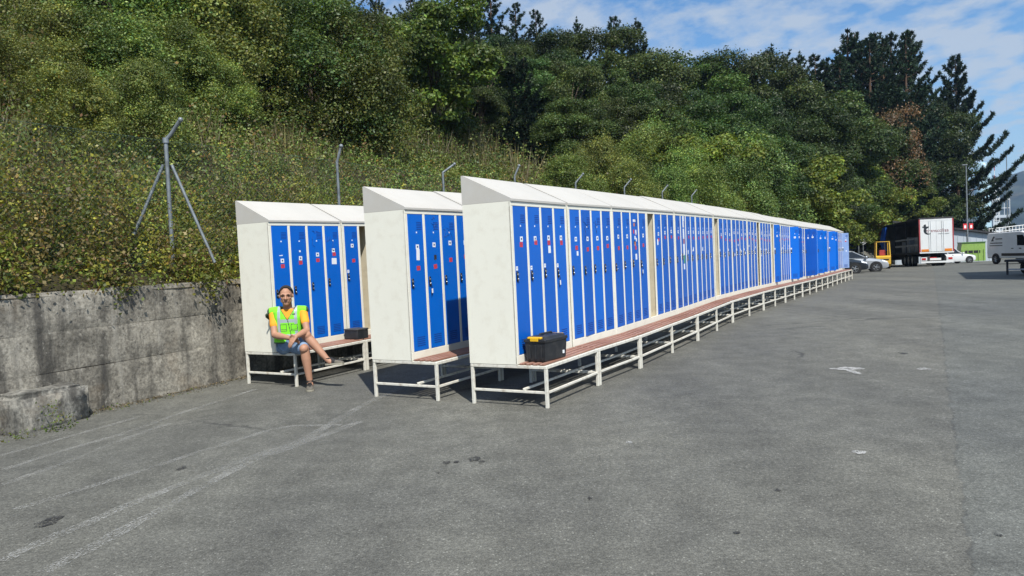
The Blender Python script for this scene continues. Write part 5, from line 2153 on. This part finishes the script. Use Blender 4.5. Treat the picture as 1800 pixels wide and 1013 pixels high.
def remesh(name, mb, mats, vox, smooth_it=4, cut=None, assign=None, parent=man):
    me = mb.mesh(name, mats)
    o = bpy.data.objects.new(name, me)
    COL.objects.link(o)
    md = o.modifiers.new('r', 'REMESH')
    md.mode = 'VOXEL'
    md.voxel_size = vox
    md.use_smooth_shade = True
    if smooth_it:
        s = o.modifiers.new('s', 'SMOOTH')
        s.factor = .5
        s.iterations = smooth_it
    dg = bpy.context.evaluated_depsgraph_get()
    m2 = bpy.data.meshes.new_from_object(o.evaluated_get(dg))
    bpy.data.objects.remove(o)
    m2.materials.clear()
    for m in mats:
        m2.materials.append(m)
    bm = bmesh.new()
    bm.from_mesh(m2)
    if cut:
        bmesh.ops.delete(bm, geom=[f for f in bm.faces if cut(f.calc_center_median() + mo, f.normal)], context='FACES')
    if assign:
        for f in bm.faces:
            f.material_index = assign(f.calc_center_median() + mo, f.normal)
    for f in bm.faces:
        f.smooth = True
    bm.to_mesh(m2)
    bm.free()
    m2.name = name
    return link(name, m2, parent)


def V(*p):
    return Vector(p) - mo


class PB(MB):
    def limb(self, pts, rad, n=14):
        """tapered limb with rounded ends"""
        P_ = [V(*p) for p in pts]
        q, r = [], []
        for i in range(len(P_) - 1):
            for k in range(5):
                t = k / 5
                q.append(P_[i].lerp(P_[i + 1], t))
                r.append(rad[i] * (1 - t) + rad[i + 1] * t)
        q.append(P_[-1])
        r.append(rad[-1])
        self.tube(q, r, n)
        self.sphere(q[0], r[0] * .995, n, 8)
        self.sphere(q[-1], r[-1] * .995, n, 8)

    def torso(self, rings, S, F):
        rr = []
        for (c, a, b) in rings:
            ring = []
            for k in range(28):
                t = 2 * math.pi * k / 28
                ct, st = math.cos(t), math.sin(t)
                ct = math.copysign(abs(ct) ** .8, ct)
                st = math.copysign(abs(st) ** .8, st)
                ring.append(V(*c) + S * a * ct + F * b * st)
            rr.append(ring)
        self.loft(rr)


S3, F3 = Vector((.9950, .0998, 0)), Vector((.0998, -.9950, 0))
pel, wai, che, nek = (-3.10, 10.33, .56), (-3.10, 10.345, .74), (-3.085, 10.325, .95), (-3.085, 10.30, 1.075)
RS, LS = (-3.284, 10.315, 1.015), (-2.888, 10.315, 1.02)
RE, LE = (-3.238, 10.17, .735), (-2.80, 10.13, .775)
RW, LW_ = (-2.995, 10.02, .700), (-2.885, 9.905, .725)
RH, LH = (-3.17, 10.31, .555), (-3.01, 10.31, .55)
RK, RA = (-2.806, 10.12, .711), (-2.543, 10.06, .402)
LK, LA = (-2.811, 10.0, .560), (-2.769, 10.02, .13)
HC = Vector((-3.077, 10.235, 1.238))
hf = Vector((.20, -.975, -.08)).normalized()
hs = hf.cross(Vector((0.03, 0, 1))).normalized() * -1
hs = Vector((0, 0, 1)).cross(hf).normalized() * 1.0
hu = hf.cross(hs).normalized()
if hu.z < 0:
    hu = -hu


def HP(s, f, u):
    return HC + hs * s * 1.16 + hf * f * 1.08 + hu * u * 1.08 - mo


b = PB()
b.torso([(pel, .15, .11), (wai, .14, .10), (che, .168, .10), ((-3.085, 10.315, 1.02), .13, .08), (nek, .06, .06)], S3, F3)
b.limb([nek, (-3.082, 10.27, 1.16)], [.060, .058])
for (sh, el, wr) in ((RS, RE, RW), (LS, LE, LW_)):
    e, w = Vector(el), Vector(wr)
    b.limb([sh, tuple(Vector(sh).lerp(e, .45)), el], [.052, .050, .041])
    b.limb([el, tuple(e.lerp(w, .3)), tuple(w)], [.042, .046, .029])
b.limb([RH, RK], [.085, .060])
b.limb([RK, tuple(Vector(RK).lerp(Vector(RA), .32)), RA], [.058, .060, .036])
b.limb([LH, LK], [.085, .060])
b.limb([LK, tuple(Vector(LK).lerp(Vector(LA), .32)), LA], [.057, .061, .037])
b.sphere(Vector(RK) + Vector((.01, -.02, .01)) - mo, .058, 12, 8)
b.sphere(Vector(LK) + Vector((.0, -.03, .0)) - mo, .057, 12, 8)
b.limb([RA, (-2.495, 10.045, .365)], [.038, .04])
b.limb([LA, (-2.759, 9.99, .08)], [.038, .042])


def hand(wr, d, side, curl):
    """palm, four fingers and a thumb; d points from the wrist along the hand, side across the knuckles"""
    w = Vector(wr)
    d = d.normalized()
    side = (side - d * side.dot(d)).normalized()
    nrm = d.cross(side)
    for k in range(4):
        o_ = (k - 1.5) * .020
        b.limb([tuple(w + side * o_ * .5), tuple(w + d * .085 + side * o_)], [.018, .0125], 8)
        kn = w + d * .085 + side * o_
        ln = (.066, .078, .074, .058)[k]
        p1 = kn + (d * .9 + curl * .35).normalized() * ln * .45
        p2 = p1 + (d * .7 + curl * .7).normalized() * ln * .33
        p3 = p2 + (d * .45 + curl * .9).normalized() * ln * .28
        b.limb([tuple(kn), tuple(p1), tuple(p2), tuple(p3)], [.0105, .0098, .0090, .0078], 8)
    t0 = w + d * .028 - side * .024
    t1 = t0 + (d * .6 - side * .8).normalized() * .038
    b.limb([tuple(t0), tuple(t1), tuple(t1 + (d * .9 - side * .1 + curl * .3).normalized() * .035)], [.016, .0125, .0095], 8)


hand(LW_, Vector((-.55, -.35, -.72)), Vector((.7, -.5, -.1)), Vector((-.1, .5, -.85)))
hand(RW, Vector((.80, -.50, -.12)), Vector((.1, .3, -.9)), Vector((.2, .55, -.75)))
# head
b.sphere(HP(0, -.012, .018), (.078, .096, .102), 22, 16)
b.limb([tuple(HP(0, .030, -.030) + mo), tuple(HP(0, .052, -.088) + mo)], [.062, .036])
b.limb([tuple(HP(-.034, .018, -.052) + mo), tuple(HP(0, .052, -.090) + mo), tuple(HP(.034, .018, -.052) + mo)], [.036, .030, .036])
b.limb([tuple(HP(0, .082, .012) + mo), tuple(HP(0, .104, -.026) + mo)], [.010, .0155], 10)
b.limb([tuple(HP(-.016, .092, -.030) + mo), tuple(HP(.016, .092, -.030) + mo)], [.009, .009], 8)
b.limb([tuple(HP(-.048, .068, .024) + mo), tuple(HP(0, .082, .020) + mo), tuple(HP(.048, .068, .024) + mo)], [.013, .011, .013], 8)
b.limb([tuple(HP(-.024, .076, -.060) + mo), tuple(HP(.024, .076, -.060) + mo)], [.010, .010], 8)
for sgn in (-1, 1):
    b.sphere(HP(sgn * .046, .050, -.018), (.016, .016, .014), 10, 8)
    b.sphere(HP(sgn * .074, -.012, -.006), (.009, .017, .027), 10, 8)
remesh('body', b, [SKIN], .0062, 3)
m = MB()
# hair: a close cap that leaves the face, receding over the brow
m.sphere((0, 0, 0), 1, 30, 20)
vs = []
keep = []
for v in m.v:
    vs.append(HP(v[0] * .0795, -.014 + v[1] * .100, .020 + v[2] * .106))
bm = bmesh.new()
bv_ = [bm.verts.new(p) for p in vs]
for f in m.f:
    c = sum((Vector(m.v[i]) for i in f), Vector()) / len(f)
    front = c[1]
    if c[2] > .66 - .25 * abs(c[0]) and front < .55 or (front < .06 and c[2] > -.12) or (front < -.25 and c[2] > -.50):
        bm.faces.new([bv_[i] for i in f])
bmesh.ops.delete(bm, geom=[v for v in bm.verts if not v.link_faces], context='VERTS')
for f in bm.faces:
    f.smooth = True
me = bpy.data.meshes.new('hair')
bm.to_mesh(me)
bm.free()
me.materials.append(HAIR)
hr = link('hair', me, man)
sm = hr.modifiers.new('thick', 'SOLIDIFY')
sm.thickness = .006
sm.offset = 0
for sgn in (-1, 1):
    m = MB()
    m.sphere(HP(sgn * .031, .0735, .006), (.009, .007, .0045), 10, 8)
    m.build('eye', EYE_, man, smooth=60)
    m = MB()
    m.tube([HP(sgn * .013, .090, .024), HP(sgn * .032, .085, .027), HP(sgn * .051, .069, .022)], [.0028, .0034, .0024], 6)
    m.build('eyebrow', HAIR, man, smooth=60)
m = MB()
m.tube([HP(-.024, .080, -.0585), HP(0, .0875, -.0575), HP(.024, .080, -.0585)], [.003, .0045, .003], 6)
m.build('mouth', LIP, man, smooth=60)

# shirt with short sleeves
b = PB()
b.torso([((-3.10, 10.33, .60), .158, .118), (wai, .152, .112), (che, .180, .114), ((-3.085, 10.315, 1.025), .150, .092), ((-3.085, 10.302, 1.062), .078, .074)], S3, F3)
for sh, el in ((RS, RE), (LS, LE)):
    s_, e_ = Vector(sh), Vector(el)
    b.limb([tuple(s_ + Vector((0, 0, .002))), tuple(s_.lerp(e_, .30)), tuple(s_.lerp(e_, .56))], [.060, .056, .057])
remesh('shirt', b, [SHIRT], .0068, 3)

# hi-vis vest
b = PB()
b.torso([((-3.10, 10.32, .615), .188, .142), ((-3.10, 10.34, .74), .186, .134), (che, .200, .132), ((-3.085, 10.315, 1.03), .198, .104), ((-3.085, 10.302, 1.072), .100, .082)], S3, F3)
b.limb([tuple(Vector(RS) + Vector((-.022, -.005, .020))), (-3.16, 10.31, 1.055)], [.056, .050])
b.limb([tuple(Vector(LS) + Vector((.020, -.005, .020))), (-3.01, 10.31, 1.055)], [.056, .050])


def uw(p):
    q = p - Vector(che)
    return q.dot(S3), q.dot(F3), p.z


def vcut(p, n):
    u, f, w = uw(p)
    if f > -.02 and w > .925 and abs(u - .005) < (w - .925) * .60:
        return True
    return w > 1.068 and abs(u) < .07 and f > -.05


def vmat(p, n):
    u, f, w = uw(p)
    zip_u = .005 + .05 * max(0, (.93 - w)) / .3
    if f < -.03 and n.dot(F3) < -.15 and u < -.10 and w < .84:
        return 3
    if f > 0 and w > .915 and abs(abs(u - .005) - (w - .925) * .60) < .009:
        return 2
    if f > 0 and abs(u - zip_u) < .005 and w < .93:
        return 2
    if w < .632:
        return 2
    for (u0, u1, z0, z1) in ((-.095, -.012, .775, .868), (.045, .125, .775, .868)):
        if f > 0 and u0 < u < u1 and z0 < w < z1:
            e = min(u - u0, u1 - u, z1 - w, w - z0)
            if e < .0065 or abs(w - (z0 + .022)) < .004:
                return 2
            return 0
    if f > 0 and .065 < u < .105 and .985 < w < 1.002:
        return 2
    if abs(abs(u) - .108) < .019 and w > .70:
        return 1
    if .885 < w < .928 and abs(u) < .12 and f > 0 or .69 < w < .735:
        return 1
    if abs(u) > .243:
        return 2
    return 0


remesh('vest', b, [HIVIS, REFL, EDGE, LINING], .0066, 3, cut=vcut, assign=vmat)
# loose armhole wing of the vest and its tail behind him
m = MB()
m.loft([[V(-3.32, 10.27, 1.045), V(-3.345, 10.30, 1.0), V(-3.335, 10.33, .955)], [V(-3.375, 10.26, 1.0), V(-3.385, 10.30, .965), V(-3.355, 10.33, .93)]], cap=False, closed=False)
o = m.build('armhole_edge', EDGE, man, smooth=60)
s_ = o.modifiers.new('t', 'SOLIDIFY')
s_.thickness = .012
m = MB()
m.loft([[V(-3.275, 10.30, .84), V(-3.26, 10.40, .84)], [V(-3.262, 10.25, .68), V(-3.27, 10.39, .68)], [V(-3.235, 10.22, .56), V(-3.25, 10.38, .55)], [V(-3.17, 10.20, .515), V(-3.2, 10.36, .507)]], cap=False, closed=False)
o = m.build('vest_tail', LINING, man, smooth=60)
s_ = o.modifiers.new('t', 'SOLIDIFY')
s_.thickness = .012

# denim shorts
b = PB()
b.torso([((-3.10, 10.33, .508), .165, .125), ((-3.10, 10.33, .57), .168, .130), ((-3.10, 10.335, .66), .152, .118)], S3, F3)
for h, k, f in ((RH, RK, .80), (LH, LK, .84)):
    h_, k_ = Vector(h), Vector(k)
    b.limb([tuple(h_), tuple(h_.lerp(k_, .5)), tuple(h_.lerp(k_, f))], [.100, .088, .084])


def scut(p, n):
    return False


remesh('shorts', b, [DENIM], .0072, 3)


# shoes
def shoe(ankle, heel, toe, up_):
    h_, t_ = Vector(heel), Vector(toe)
    d = (t_ - h_).normalized()
    u_ = Vector(up_)
    u_ = (u_ - d * u_.dot(d)).normalized()
    s_ = d.cross(u_)
    L_ = (t_ - h_).length
    prof = [(0.0, .028, .075), (.06, .036, .095), (.22, .038, .105), (.40, .038, .092), (.60, .045, .068), (.80, .048, .054), (.94, .038, .045), (1.0, .018, .032)]
    rings, soles = [], []
    for f, w, hh in prof:
        c = h_ + d * L_ * f - mo
        rings.append([c + s_ * w * a + u_ * (.022 + (hh - .022) * bb) for a, bb in ((-1, 0), (-1.02, .35), (-.78, .75), (-.35, 1), (.35, 1), (.78, .75), (1.02, .35), (1, 0))])
        soles.append([c + s_ * (w + .005) * a + u_ * z for a, z in ((-1, 0.0), (-1, .023), (1, .023), (1, 0.0))])
    m = MB()
    m.loft(rings)
    m.m = [1 if (i // 8 in (0, 1, 2, 3) or i % 8 == 3 and i // 8 < 5) else 0 for i in range(len(m.f))]
    o = m.build('shoe', [SHOE, SHOED], man, smooth=60)
    m = MB()
    m.loft(soles)
    m.build('sole', SOLE, o, smooth=30)
    m = MB()
    a_ = Vector(ankle) - mo
    m.tube([a_ + u_ * .03, a_ - u_ * .02, h_ + d * L_ * .2 + u_ * .09 - mo], [.046, .047, .040], 14)
    m.build('collar', SHOED, o, smooth=50)
    m = MB()
    for q in range(4):
        f = .42 + q * .065
        c = h_ + d * L_ * f + u_ * (.093 - q * .009) - mo
        m.tube([c - s_ * .026, c + s_ * .026 + d * .012], .0035, 5)
    m.build('laces', SHOED, o)


shoe((-2.769, 10.02, .115), (-2.79, 10.078, .030), (-2.715, 9.815, .030), (0, 0, 1))
shoe((-2.530, 10.06, .385), (-2.560, 10.078, .318), (-2.318, 9.985, .335), (.10, .1, 1))
man.location += Vector((.114, -.32, 0))
